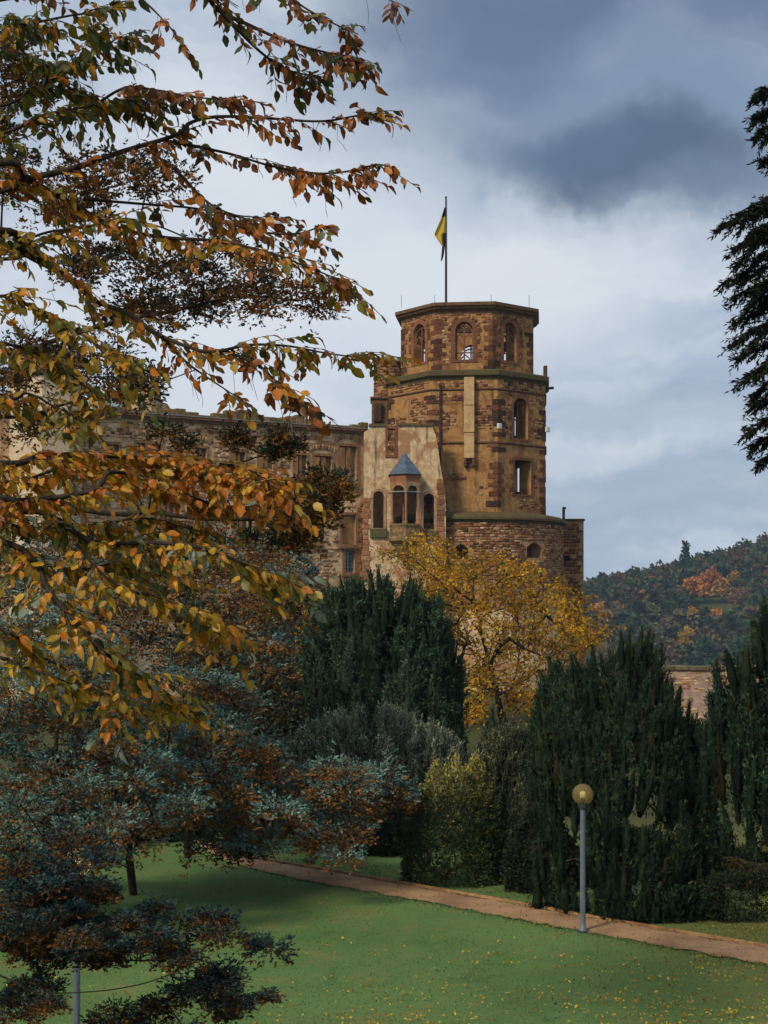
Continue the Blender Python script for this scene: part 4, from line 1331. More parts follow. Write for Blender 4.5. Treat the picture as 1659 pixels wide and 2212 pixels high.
    Ph = np.stack([xc + uh * hw * .95, Yc - np.cos(ps) * depth * sc_h * np.sqrt(np.maximum(.1, 1 - uh ** 2)), z0 + np.maximum(.1, Hh * np.sin(ps) ** .8 * sc_h ** .5)], 1)
    P2 = tufts(Ph, unit(rng.normal(size=(nh, 3)) + np.array([0, 0, .6])), 4, leaf * 2.0, .5, .6, pick(pal, wts, nh) * .5)  # inner fill at half tone paints the dark inside the crown
    # the packed heart of every plume: a ragged spindle under the needles, inner shade painted dark
    tr_ = np.array([0, .22, .45, .68, .86, .97]); ns = 6
    pr_ = np.minimum(1, (1 - tr_) ** .75 * 1.25 + .02) * np.minimum(1, .45 + tr_ * 2.2)
    pf_ = np.minimum(1, (1 - tr_) ** .42 * 1.25)
    PR = np.where((np.arange(n) < (lim if finger else 0))[:, None], pf_, pr_)
    an2 = np.arange(ns) * 2 * math.pi / ns
    f1 = unit(np.cross(ax, np.array([[.31, .92, .1]]))); f2 = np.cross(ax, f1)
    cen_ = tips[:, None] - ax[:, None] * ((1 - tr_)[None, :] * Lp[:, None])[..., None]
    cs_ = np.where(np.arange(n) < (lim if finger else 0), .66, .52)
    rj = (rad[:, None] * PR * cs_[:, None])[..., None] * rng.uniform(.65, 1.2, (n, len(tr_), ns))
    VV_ = cen_[:, :, None] + rj[..., None] * (f1[:, None, None] * np.cos(an2)[None, None, :, None] + f2[:, None, None] * np.sin(an2)[None, None, :, None])
    VV_[..., 2] = np.maximum(VV_[..., 2], z0)
    base_i = (np.arange(n) * len(tr_) * ns)[:, None]
    fl = []
    for a_i in range(len(tr_) - 1):
        for b_i in range(ns):
            q0, q1, q2, q3 = a_i * ns + b_i, a_i * ns + (b_i + 1) % ns, (a_i + 1) * ns + (b_i + 1) % ns, (a_i + 1) * ns + b_i
            fl += [(q0, q1, q2), (q0, q2, q3)]
    Fcore = (base_i[:, :, None] + np.array(fl)[None]).reshape(-1, 3)
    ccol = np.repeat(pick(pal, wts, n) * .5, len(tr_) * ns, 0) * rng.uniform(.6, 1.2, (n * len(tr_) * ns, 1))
    V, Fc, C = join([P1, P2, (VV_.reshape(-1, 3), Fcore, ccol)])
    return link(name, mesh_np(name, V, Fc, C, M_needle), parent), tips
def plume_tree(tname, label, cat, outline, Yc, depth, nplume, plen, prad, leaf, k, pal, wts, z0=0.0, group=None, trunk=True, crown='crown', **kw):
    uc = (outline[0][0] + outline[-1][0]) / 2
    base_ = Vector(((uc - U0) / F * Yc, Yc, z0))
    t = thing(tname, label, cat, base_, group)
    o, tips = plume_crown(crown, outline, Yc, depth, nplume, plen, prad, leaf, k, pal, wts, t, z0, **kw)
    if trunk:
        sk = Skel([base_ + Vector((0, 0, -.2)), base_ + Vector((.03, .02, .5)), base_ + Vector((0, .05, 1.1))])
        sel = tips[rng.choice(len(tips), min(len(tips), 40), replace=False)] - np.array([0, 0, .5])
        sel = (sel - np.array(base_)) * .85 + np.array(base_)
        sk.grow(sel[sel[:, 2] > z0 + .8], .6)
        sk.mesh('trunk', M_bark2, t, .02, 2.2, 6, .25)
    return t

# the large dark yew behind the lamp
yew_out = [(1133, 1760), (1140, 1600), (1150, 1500), (1162, 1432), (1185, 1425), (1196, 1392), (1212, 1420), (1232, 1392), (1250, 1412), (1268, 1385), (1285, 1408), (1300, 1402), (1322, 1378), (1336, 1356), (1348, 1352), (1362, 1368), (1376, 1345), (1392, 1360), (1404, 1342), (1418, 1362), (1432, 1378), (1444, 1420), (1456, 1470), (1466, 1520), (1474, 1545), (1488, 1510), (1498, 1495), (1512, 1525), (1528, 1570), (1538, 1640), (1548, 1740), (1552, 1860)]
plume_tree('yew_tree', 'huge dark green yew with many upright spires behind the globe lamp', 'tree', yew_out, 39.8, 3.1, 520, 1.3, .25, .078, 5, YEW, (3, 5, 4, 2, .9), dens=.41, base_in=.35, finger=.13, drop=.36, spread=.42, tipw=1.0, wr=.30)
# skirt of the yew that spills towards the path
plume_tree('yew_shrub', 'low dark yew shrub spilling towards the path right of the lamp post', 'shrub', [(1285, 1960), (1300, 1850), (1340, 1790), (1400, 1770), (1460, 1790), (1500, 1850), (1530, 1930)], 37.6, .9, 130, .7, .22, .085, 4, YEW, (6, 5, 1.5, .4, .3), dens=.75, trunk=False, base_in=.3)
# tall dark junipers in the middle
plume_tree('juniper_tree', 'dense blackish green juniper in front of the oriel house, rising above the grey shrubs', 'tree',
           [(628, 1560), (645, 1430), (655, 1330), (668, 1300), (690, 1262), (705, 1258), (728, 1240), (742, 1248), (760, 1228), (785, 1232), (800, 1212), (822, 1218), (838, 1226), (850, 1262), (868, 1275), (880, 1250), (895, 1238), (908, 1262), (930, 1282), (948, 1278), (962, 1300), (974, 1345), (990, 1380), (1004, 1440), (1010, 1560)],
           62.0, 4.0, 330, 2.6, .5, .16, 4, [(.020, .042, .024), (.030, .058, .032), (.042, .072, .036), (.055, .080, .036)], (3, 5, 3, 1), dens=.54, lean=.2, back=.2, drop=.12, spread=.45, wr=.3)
for i, (uu, vt, w) in enumerate([(760, 1330, 34), (690, 1385, 26), (845, 1420, 26), (930, 1450, 34), (1060, 1480, 30), (880, 1400, 24)]):
    plume_tree('cypress_spire', ['tallest pale-tipped cypress spire at the foot of the dark juniper', 'leftmost small cypress spire below the dark juniper', 'small cypress spire in the middle of the juniper foot',
                                 'broad dusky cypress spire right of the juniper foot', 'small dark cypress spire below the yellow tree', 'narrow cypress spire between the juniper and grey shrubs'][i], 'tree',
               [(uu - w, 1640), (uu - w * .6, vt + 75), (uu, vt), (uu + w * .6, vt + 75), (uu + w, 1640)], 57.0 - .3 * i, .9, 26, 1.9, .42, .15, 4, [(.035, .062, .040), (.048, .078, .046), (.062, .088, .048)], (3, 4, 2), dens=.65, lean=.05, back=.1, trunk=False)
# grey-green spiky shrubs in front of them
GREY = [(.19, .225, .155), (.24, .265, .185), (.28, .285, .20), (.14, .165, .125), (.28, .24, .12)]
plume_tree('grey_shrub', 'broad grey-green shrub of thin upright shoots in front of the dark juniper', 'shrub',
           [(596, 1720), (606, 1620), (622, 1585), (650, 1560), (690, 1535), (735, 1518), (775, 1512), (815, 1508), (850, 1512), (885, 1530), (920, 1548), (960, 1560), (990, 1585), (1012, 1620), (1020, 1720)],
           50.0, 2.2, 560, .95, .09, .09, 4, GREY, (4, 5, 3, 3, .5), tone0=.8, dens=.62, tipw=1.0, lean=.22, spread=.35, trunk=False)
plume_tree('grey_shrub', 'feathery olive-grey shrub between the clipped bush and the big yew', 'shrub',
           [(985, 1860), (992, 1740), (1005, 1670), (1025, 1610), (1055, 1568), (1090, 1548), (1125, 1550), (1150, 1570), (1168, 1650), (1178, 1760), (1180, 1860)],
           45.6, 1.2, 400, 1.0, .11, .085, 4, [(.085, .098, .055), (.115, .125, .07), (.15, .148, .08), (.06, .072, .048)], (4, 5, 2, 3), tone0=.7, dens=.65, tipw=1.0, lean=.3, spread=.35, trunk=False)
# rightmost conifer and the low hedge
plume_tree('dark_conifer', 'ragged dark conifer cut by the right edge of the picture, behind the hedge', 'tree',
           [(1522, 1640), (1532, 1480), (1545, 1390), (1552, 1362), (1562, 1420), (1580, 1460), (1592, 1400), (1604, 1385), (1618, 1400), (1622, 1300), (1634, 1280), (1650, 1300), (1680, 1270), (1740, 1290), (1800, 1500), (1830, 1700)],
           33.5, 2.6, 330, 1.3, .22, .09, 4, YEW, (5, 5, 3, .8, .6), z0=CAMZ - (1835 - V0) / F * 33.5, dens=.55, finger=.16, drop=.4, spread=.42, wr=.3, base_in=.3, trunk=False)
def box_hedge(name, label, x0, x1, y0, y1, h, leaf, pal, wts, n, cat='hedge', mat=None, round_=.25):
    t = thing(name, label, cat, ((x0 + x1) / 2, (y0 + y1) / 2, 0))
    # points on the top and the sides of a lumpy box, leaves pointing out
    a = rng.uniform(-1, 1, (n, 3))
    f = rng.integers(0, 5, n)
    a[f == 0, 2] = 1; a[f == 1, 1] = -1; a[f == 2, 0] = -1; a[f == 3, 0] = 1; a[f == 4, 1] = -1
    nrm = np.zeros((n, 3)); nrm[f == 0, 2] = 1; nrm[f == 1, 1] = -1; nrm[f == 2, 0] = -1; nrm[f == 3, 0] = 1; nrm[f == 4, 1] = -1
    s_ = np.array([(x1 - x0) / 2, (y1 - y0) / 2, h / 2])
    # pull the edges in so the hedge is not a box
    e = np.linalg.norm(a[:, [0, 2]], axis=1); 
    P = a * s_ * (1 - round_ * np.maximum(0, e - 1)[:, None]) + np.array([(x0 + x1) / 2, (y0 + y1) / 2, h / 2])
    P += nrm * (rng.uniform(-.25, .05, (n, 1)) + .10 * np.sin(P[:, :1] * 3.1 + P[:, 2:] * 2.3) )
    P[:, 2] = np.maximum(P[:, 2], .03)
    T = unit(nrm + rng.normal(size=(n, 3)) * .5 + np.array([0, 0, .3]))
    V, Fc, C = tufts(P, T, 5, leaf, .5, .6, pick(pal, wts, n))
    link('foliage', mesh_np('foliage', V, Fc, C, mat or M_needle), t)
    sk = Skel([(t.location.x, t.location.y, -.1), (t.location.x, t.location.y, h * .3)])
    tg = np.stack([rng.uniform(x0 + .1, x1 - .1, 14), np.full(14, t.location.y) + rng.uniform(-.2, .2, 14), np.full(14, h * .7)], 1)
    sk.grow(tg, .4); sk.mesh('stems', M_bark2, t, .012, 2.0, 5, .06)
    return t
q0 = gp(1530, 1985); q1 = gp(1760, 1990)
box_hedge('low_hedge', 'low dark clipped hedge at the right edge beside the yew', q0.x, q1.x, 37.0, 38.4, 1.15, .07, [(.018, .028, .016), (.026, .036, .02), (.05, .05, .02), (.12, .085, .02)], (5, 4, 1, .35), 3800)

# ------------------------------------------------------------------ clipped bush with sunlight painted gold on top
def dome_bush(name, label, u0, u1, vtop, Yc, depth, leaf, n, pal_top, pal_side, kk=5, group=None, mat=None, sq=.88, z0=0.0, skew=0.0, lump=.12, fcut=.38):
    X0, X1 = (u0 - U0) / F * Yc, (u1 - U0) / F * Yc
    H = CAMZ - (vtop - V0) / F * Yc - z0
    xc, hw = (X0 + X1) / 2, (X1 - X0) / 2
    t = thing(name, label, 'shrub', (xc, Yc, z0), group)
    d = unit(rng.normal(size=(n, 3)))
    d[:, 2] = np.abs(d[:, 2]) * 1.0
    d[:, 1] = np.where(rng.uniform(size=n) < .75, -np.abs(d[:, 1]), d[:, 1])
    s_ = np.sign(d) * np.abs(d) ** sq
    s_ = s_ / np.maximum(1, np.abs(s_).max(1, keepdims=True))
    lum = 1 + lump * (np.sin(d[:, 0] * 9 + d[:, 2] * 5) * np.cos(d[:, 1] * 7 + d[:, 2] * 8)) + lump * .7 * np.sin(d[:, 0] * 23 + 1.7) * np.sin(d[:, 2] * 21)
    P = np.stack([xc + s_[:, 0] * hw * lum, Yc + s_[:, 1] * depth * lum, z0 + s_[:, 2] * H * lum * (1 + skew * s_[:, 0])], 1)
    wall_ = rng.uniform(size=n) < .15
    an_ = rng.uniform(-math.pi * 1.1, math.pi * .1, n)
    Pw = np.stack([xc + np.cos(an_) * hw * .98, Yc + np.sin(an_) * depth * .98, z0 + rng.uniform(0, .5, n) * H], 1)
    P = np.where(wall_[:, None], Pw, P)
    dw = np.stack([np.cos(an_), np.sin(an_), np.full(n, .1)], 1)
    d = np.where(wall_[:, None], dw, d)
    P -= d * rng.uniform(0, .35, (n, 1)) ** 1.5 * .9
    P[:, 2] = np.maximum(P[:, 2], z0 + .03)
    T = unit(d + rng.normal(size=(n, 3)) * .45 + np.array([0, 0, .35]))
    f = np.clip((d[:, 2] - fcut) / .3 + rng.normal(size=n) * .22, 0, 1)[:, None]  # upper leaves blend to pal_top, painting light onto the top
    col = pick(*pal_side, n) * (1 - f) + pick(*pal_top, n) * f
    V, Fc, C = tufts(P, T, kk, leaf, .5, .6, col)
    link('foliage', mesh_np('foliage', V, Fc, C, mat or M_needle), t)
    sk = Skel([(xc, Yc, z0 - .1), (xc, Yc, z0 + H * .2)])
    sk.grow(P[rng.choice(n, 40)] * .8 + np.array([xc, Yc, z0]) * .2, .5); sk.mesh('stems', M_bark2, t, .012, 2.1, 5, .08)
    return t
dome_bush('clipped_bush', 'rounded clipped bush with sunlight painted gold on its top beside the path', 868, 1098, 1650, 43.2, 1.5, .072, 9500,
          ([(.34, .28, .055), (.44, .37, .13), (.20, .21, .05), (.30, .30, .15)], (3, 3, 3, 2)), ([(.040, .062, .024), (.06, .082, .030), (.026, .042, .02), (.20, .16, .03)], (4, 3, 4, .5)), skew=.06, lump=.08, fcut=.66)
dome_bush('dark_shrub', 'low black-green shrub under the bluish cypress sprays left of the clipped bush', 740, 900, 1720, 48.5, 1.4, .10, 4000,
          ([(.02, .03, .02), (.03, .042, .028)], (1, 1)), ([(.012, .018, .012), (.02, .028, .018)], (1, 1)))
dome_bush('dark_shrub', 'low black-green shrub filling the gap between clipped bush and yew', 1090, 1250, 1760, 41.6, .9, .09, 4500,
          ([(.025, .036, .02), (.035, .045, .026)], (1, 1)), ([(.016, .024, .014), (.024, .034, .02), (.05, .06, .03)], (3, 3, .5)))
for u0_, u1_, vt_, Yc_, lab_ in ((90, 300, 1745, 49, 'added dark-painted shrub closing the lawn behind the left cypress trunk'), (250, 440, 1765, 51.5, 'added dark-painted shrub beside the bend where the path vanishes')):  # added shrubs, coloured dark to paint the gloom between the trunks
    dome_bush('dark_shrub', lab_, u0_, u1_, vt_, Yc_, 1.3, .1, 3600, ([(.03, .042, .024), (.045, .055, .03)], (1, 1)), ([(.016, .024, .014), (.024, .034, .02), (.14, .11, .03)], (3, 3, .5)))
dome_bush('sunlit_shrub', 'yellowish shrub with painted sunlight behind the low hedge at the right edge', 1530, 1720, 1835, 43.0, 1.5, .095, 3600,
          ([(.45, .32, .10), (.34, .24, .06), (.50, .38, .20)], (3, 3, 2)), ([(.30, .22, .06), (.20, .16, .04), (.40, .30, .14)], (3, 3, 2)), mat=M_yellow)  # sunny brightness is put into these leaf colours
dome_bush('grey_leaf_shrub', 'silvery blue-green leafy shrub between the cypress trunks and juniper', 395, 560, 1350, 56, 2.6, .2, 4500,
          ([(.15, .19, .18), (.10, .14, .135)], (1, 1)), ([(.09, .125, .12), (.06, .085, .08), (.04, .055, .05)], (3, 3, 2)))
dome_bush('olive_shrub', 'tall olive-brown shrub left of the dark juniper', 520, 668, 1405, 54, 2.2, .18, 4500,
          ([(.10, .10, .055), (.075, .085, .05), (.13, .10, .05)], (2, 2, 1)), ([(.06, .065, .04), (.04, .048, .03), (.08, .062, .03)], (3, 3, 1)))
for i, (u0, u1, vt, Yc, lab) in enumerate([(-60, 190, 1720, 62, 'pale yellow-green shrub seen under the cypress at the far left'), (180, 420, 1735, 66, 'pale shrub painted as sunlit, seen between the two cypress trunks'), (400, 640, 1740, 64, 'dim olive shrub behind the bend of the gravel path'), (1190, 1560, 1560, 75, 'dusky background shrub hidden behind the big yew')]):
    pal = ([(.30, .25, .10), (.22, .20, .07), (.36, .30, .16)], (2, 2, 1)) if i < 2 else ([(.06, .07, .035), (.04, .05, .028)], (1, 1))  # first two shrubs get pale leaves with sunshine painted in
    dome_bush('background_shrub', lab, u0, u1, vt, Yc, 2.0, .2, 3000, pal, ([(.16, .14, .05), (.09, .10, .04), (.24, .19, .09)], (2, 2, 1)) if i < 2 else pal)
# silver fir at the foot of the wing
plume_tree('blue_spruce', 'dark blue spruce rising between the palace wall and the juniper', 'tree',
           [(560, 1420), (585, 1300), (600, 1245), (618, 1205), (640, 1190), (662, 1196), (690, 1230), (705, 1300), (715, 1420)], 78, 3.0, 110, 1.5, .5, .20, 4,
           [(.035, .060, .065), (.055, .085, .092), (.08, .115, .12)], (4, 4, 2), dens=.8, lean=.9, tipw=1.0)

# ------------------------------------------------------------------ yellow tree in front of the drum
def sample_poly(poly, n):
    xs_ = [p[0] for p in poly]; ys_ = [p[1] for p in poly]
    out = []
    while len(out) < n:
        x, y = random.uniform(min(xs_), max(xs_)), random.uniform(min(ys_), max(ys_))
        if inside(poly, x, y): out.append((x, y))
    return np.array(out)
def unproj(uv, Yv):
    return np.stack([(uv[:, 0] - U0) / F * Yv, Yv, CAMZ - (uv[:, 1] - V0) / F * Yv], 1)
YEL = [(.58, .32, .018), (.50, .24, .014), (.64, .40, .03), (.40, .24, .018), (.46, .17, .014), (.25, .18, .018)]
yt = thing('yellow_tree', 'golden yellow autumn tree with dark branches in front of the round tower base', 'tree', at(1090, 1560, 104))
crown_poly = [(835, 1205), (815, 1172), (850, 1190), (900, 1165), (945, 1150), (985, 1185), (1040, 1195), (1100, 1205), (1160, 1215), (1200, 1240), (1235, 1290), (1262, 1290), (1290, 1310), (1312, 1365), (1285, 1400), (1240, 1440), (1190, 1470), (1160, 1560), (1080, 1590), (990, 1590), (985, 1450), (960, 1330), (900, 1290), (850, 1265)]
uv = sample_poly(crown_poly, 420)
Yv = 104 + rng.normal(size=420) * 2.4
tg = unproj(uv, Yv)
bs = np.array(at(1090, 1640, 104))
sk = Skel([bs, np.array(at(1085, 1570, 104)), np.array(at(1075, 1500, 104.2)), np.array(at(1060, 1440, 104)), np.array(at(1040, 1370, 104)), np.array(at(1030, 1310, 104))])
sk.grow(unproj(np.array([(1100, 1380), (1130, 1300), (1180, 1330), (960, 1260), (1230, 1380), (1180, 1420), (1000, 1480), (890, 1220), (1095, 1240)], float), np.array([102, 106, 103, 104, 105, 102, 104, 105, 103.])), .7, .05, .1)
sk.grow(tg, .6, .04, .5)
sk.mesh('trunk', M_bark, yt, .028, 2.35, 6, .42)
P = np.array(sk.P)
nodes = np.array([i for i in range(len(P)) if sk.par[i] > 12])
tipP = P[nodes]
c0 = np.repeat(tipP, 18, 0)
c0 = c0 + rng.normal(size=c0.shape) * np.array([.42, .42, .30])
# thin the foliage in places so the wall shows through
gap = np.sin(c0[:, 0] * 1.7 + 1) * np.sin(c0[:, 2] * 1.9 + c0[:, 1] * .8)
c0 = c0[(gap < .48) | (rng.uniform(size=len(c0)) < .25)]
tone = rng.uniform(.75, 1.2, len(c0)) * (.85 + .25 * np.sin(c0[:, 0] * 1.1 + c0[:, 2] * .9))
V, Fc, C = tufts(c0, unit(rng.normal(size=c0.shape) + np.array([0, 0, -.3])), 3, .18, .78, .9, pick(YEL, (4, 4, 3, 3, 1.5, 1.5), len(c0)) * tone[:, None])
link('crown', mesh_np('crown', V, Fc, C, M_yellow), yt)
# small yellow tree peeping behind juniper's left flank
yt2 = thing('yellow_sapling', 'small golden tree peeping out at the left flank of the dark juniper', 'tree', at(668, 1560, 70))
uv = sample_poly([(635, 1400), (645, 1330), (665, 1300), (690, 1310), (700, 1400), (690, 1480), (650, 1480)], 50)
sk = Skel([np.array(at(668, 1700, 70)), np.array(at(668, 1500, 70)), np.array(at(668, 1400, 70))]); sk.grow(unproj(uv, 70 + rng.normal(size=50)), .5)
sk.mesh('trunk', M_bark, yt2, .015, 2.3, 5, .12)
P = np.array(sk.P)[3:]; c0 = np.repeat(P, 9, 0) + rng.normal(size=(len(P) * 9, 3)) * .25
V, Fc, C = tufts(c0, unit(rng.normal(size=c0.shape)), 3, .12, .7, .9, pick(YEL, (4, 4, 3, 3, 1.5, 1.5), len(c0)))
link('crown', mesh_np('crown', V, Fc, C, M_yellow), yt2)

# ------------------------------------------------------------------ bluish cypresses with rusty inner foliage
BLUE = [(.115, .215, .190), (.088, .170, .152), (.16, .27, .235), (.065, .125, .11)]
RUST = [(.25, .108, .024), (.18, .075, .020), (.31, .14, .032), (.09, .050, .020)]
def cypress(tname, label, trunks, pads, Yspread, leaf, nt_, rust=.45, k=6, dark=1.0, padpx=46, r_tip=.010, seed=1, limbs=(), flat=.55, blue=BLUE, group=None):
    """pads: (u, v, Y) sprays; each spray has twigs with bluish tips and rusty hearts"""
    t = thing(tname, label, 'tree', trunks[0][0], group)
    sk = Skel([np.array(p) for p in trunks[0]])
    for l_ in limbs:
        base_i = int(np.argmin(np.linalg.norm(np.array(sk.P) - np.array(l_[0]), axis=1)))
        prev = base_i
        for q in catmull(l_, 5)[1:]:
            sk.P.append(np.array(q)); sk.par.append(prev); prev = len(sk.P) - 1
    pads = np.asarray(pads)
    cen = unproj(pads[:, :2], pads[:, 2])
    sk.grow(cen, .45, .05, .2)
    n = len(cen)
    parts = []
    # twigs radiating in a flattish spray round each pad centre
    nt2 = nt_
    rad_w = padpx / F * pads[:, 2] * rng.uniform(.6, 1.25, n)
    ang = rng.uniform(0, 2 * math.pi, (n, nt2)); 
    rr = rad_w[:, None] * np.sqrt(rng.uniform(.05, 1.15, (n, nt2)))
    dx = np.cos(ang) * rr * 1.15; dy = np.sin(ang) * rr
    dzz = rng.normal(size=(n, nt2)) * rad_w[:, None] * flat * .55 - .22 * rr ** 2 / rad_w[:, None]
    Q = cen[:, None] + np.stack([dx, dy, dzz], -1)
    Dr = unit(np.stack([dx, dy, dzz * .4 + rad_w[:, None] * .18], -1) + rng.normal(size=(n, nt2, 3)) * .12 * rad_w[:, None, None])
    ratio = (rr / rad_w[:, None])
    hgt = dzz / (rad_w[:, None] * flat)
    f = np.clip(.62 * ratio + .55 * hgt + rng.normal(size=ratio.shape) * .10 + rng.normal(size=(n, 1)) * .22 + (.5 - rust), 0, 1)
    f = (f > .5) * .5 + f * .5
    m_ = n * nt2
    Q = Q.reshape(-1, 3); Dr = Dr.reshape(-1, 3); f = f.reshape(-1, 1)
    tone = np.repeat(rng.uniform(.78, 1.2, n), nt2)[:, None]
    col = (pick(blue, (4, 4, 2, 1.6), m_) * f + pick(RUST, (3, 3, 1.5, 1.5), m_) * (1 - f)) * tone * dark
    V, Fc, C = tufts(Q, Dr, k, leaf, .46, .5, col, along=.7)
    link('crown', mesh_np('crown', V, Fc, C, M_needle), t)
    # a few bare twigs from pad centres outwards
    sel = rng.choice(m_, min(m_, n * 3), replace=False)
    cI = sel // nt2
    tag(tube_obj('twigs', cen[cI], Q[sel], np.full(len(sel), r_tip * .8), np.full(len(sel), r_tip * .35), M_twig, t, 4), kind='stuff')
    sk.mesh('trunk', M_bark, t, r_tip, 2.1, 6, .30)
    for tr in trunks[1:]:
        pts = catmull(tr, 4)
        poly_obj('trunk', pts, .24, .15, M_bark, t)
    return t
# right-hand cypress: broad, sprays reaching over the path
g1 = gp(405, 1852)
padsA = np.concatenate([sample_poly([(240, 1500), (330, 1420), (480, 1440), (560, 1540), (610, 1650), (600, 1760), (560, 1830), (420, 1800), (300, 1780)], 60),
                        sample_poly([(400, 1560), (520, 1560), (640, 1690), (660, 1780), (600, 1840), (480, 1800), (420, 1700)], 30),
                        sample_poly([(640, 1660), (700, 1640), (760, 1640), (800, 1700), (790, 1790), (740, 1850), (680, 1830), (640, 1760)], 26),
                        np.array([(835, 1690), (858, 1705), (850, 1728), (835, 1720), (810, 1660), (640, 1700), (430, 1810), (455, 1835), (480, 1815), (505, 1840), (520, 1815), (545, 1835)], float)])
padsA = np.column_stack([padsA, 41.5 + rng.normal(size=len(padsA)) * 1.5])
padsA[116:, 2] = 42
cypress('bluish_cypress', 'wide bluish cypress with rusty inner sprays reaching over the path', [[g1 + Vector((0, 0, -.2)), g1 + Vector((.05, -.4, 1.6)), g1 + Vector((0, -1.2, 3.2)), g1 + Vector((.1, -1.8, 5.2)), g1 + Vector((0, -2, 7.0))]], padsA, 2, .102, 108, rust=.30, padpx=46, k=6, r_tip=.017)
g2 = gp(290, 1932)
padsB = np.concatenate([sample_poly([(-60, 1560), (60, 1500), (200, 1540), (330, 1610), (420, 1690), (400, 1760), (320, 1800), (220, 1850), (120, 1900), (-60, 1910)], 96),
                        sample_poly([(-60, 1350), (100, 1300), (240, 1400), (300, 1500), (200, 1560), (-60, 1560)], 40)])
padsB = np.column_stack([padsB, 36.5 + rng.normal(size=len(padsB)) * 1.4])
cypress('bluish_cypress', 'bluish cypress nearest the lawn with layered blue and rust sprays, far left', [[g2 + Vector((0, 0, -.2)), g2 + Vector((-.1, -.5, 1.5)), g2 + Vector((-.4, -1.4, 3.5)), g2 + Vector((-.9, -2.2, 6.0)), g2 + Vector((-1.0, -2.6, 9))]], padsB, 2, .097, 108, rust=.30, padpx=52, k=6, r_tip=.017)
padsC = np.concatenate([sample_poly([(250, 1180), (420, 1150), (560, 1160), (640, 1200), (630, 1330), (580, 1440), (420, 1460), (300, 1400), (240, 1280)], 105),
                        sample_poly([(-60, 1130), (120, 1120), (260, 1200), (280, 1320), (120, 1340), (-60, 1300)], 40)])
padsC = np.column_stack([padsC, 45 + rng.normal(size=len(padsC)) * 1.6])
g3 = Vector((at(120, 0, 47).x, 47, 0))
cypress('rusty_cypress', 'tall rust-brown cypress behind the orange leaves, below the palace wall', [[g3 + Vector((0, 0, -.2)), g3 + Vector((0, 0, 3)), g3 + Vector((.2, -.5, 6)), g3 + Vector((.3, -.8, 10))]], padsC, 2, .118, 85, rust=.54, padpx=52, k=5)

# nearer dark conifer whose limbs enter from the left
Yn = 20.0
tb = Vector((-7.4, 20.6, .25))
trunkN = [tb, tb + Vector((0, 0, 3)), tb + Vector((.15, -.1, 6.5)), tb + Vector((.2, -.2, 10)), tb + Vector((.25, -.2, 14)), tb + Vector((.3, -.2, 17))]
lim = []
def limb(pts, zoff=0):
    q0 = at(*pts[0]); st = Vector((tb.x + .15, tb.y, q0.z + .5 + zoff))
    return [st] + [at(*p) for p in pts]
lim.append(limb([(0, 2047, 20), (150, 2072, 20), (240, 2074, 19.8), (350, 2072, 19.7), (372, 2045, 19.7)]))
lim.append(limb([(0, 2107, 19.5), (75, 2142, 19.4), (200, 2142, 19.3), (300, 2127, 19.2), (376, 2102, 19.2)]))
lim.append(limb([(200, 1105, 21), (321, 1107, 21), (437, 1120, 21), (562, 1120, 21), (625, 1105, 21), (690, 1100, 21)]))
lim.append(limb([(0, 760, 21), (120, 735, 21), (230, 700, 21), (380, 670, 21), (520, 640, 21), (640, 650, 21)]))
lim.append(limb([(0, 560, 21.5), (140, 500, 21.5), (300, 480, 21.5), (420, 520, 21.5)]))
lim.append(limb([(0, 900, 21), (150, 870, 21), (330, 830, 21), (420, 800, 21)]))
lim.append(limb([(0, 300, 21.5), (120, 260, 21.5), (200, 240, 21.5)]))
lowp = np.concatenate([sample_poly([(-30, 1980), (120, 1960), (250, 1985), (330, 1970), (420, 1990), (480, 2010), (520, 2040), (430, 2075), (300, 2085), (100, 2080), (-30, 2060)], 46),
                       sample_poly([(380, 2080), (480, 2080), (540, 2110), (585, 2150), (540, 2190), (470, 2200), (400, 2160)], 16),
                       sample_poly([(-30, 2090), (200, 2150), (400, 2120), (500, 2170), (490, 2260), (-30, 2260)], 30),
                       sample_poly([(-30, 1880), (80, 1850), (160, 1800), (240, 1840), (250, 1930), (180, 1985), (-30, 1980)], 30),
                       np.array([(560, 2035), (585, 2045), (480, 1985), (455, 1975), (340, 1955)], float),
                       sample_poly([(115, 1850), (215, 1850), (220, 2090), (110, 2090)], 14)])
lowp = lowp[~((np.abs(lowp[:, 0] - 165) < 44) & (lowp[:, 1] > 2125))]
lowp = np.column_stack([lowp, 19.8 + rng.normal(size=len(lowp)) * .5])
DARKB = [(.045, .095, .092), (.034, .070, .072), (.07, .125, .118), (.024, .042, .042)]
near = cypress('dark_cypress', 'dark near cypress whose low limbs cross the lawn at the left bottom and middle', [trunkN],
               lowp, 1, .058, 98, rust=.24, padpx=34, r_tip=.008, dark=.62, limbs=lim[:2], blue=DARKB)
midp = np.concatenate([sample_poly([(570, 1060), (640, 1030), (720, 1020), (785, 1040), (760, 1090), (700, 1130), (640, 1180), (560, 1180), (520, 1150)], 34),
                       np.array([(355, 930), (400, 955), (505, 940), (520, 950), (600, 940), (615, 965), (590, 975), (640, 955)], float)])
midp = np.column_stack([midp, 21 + rng.normal(size=len(midp)) * .4])
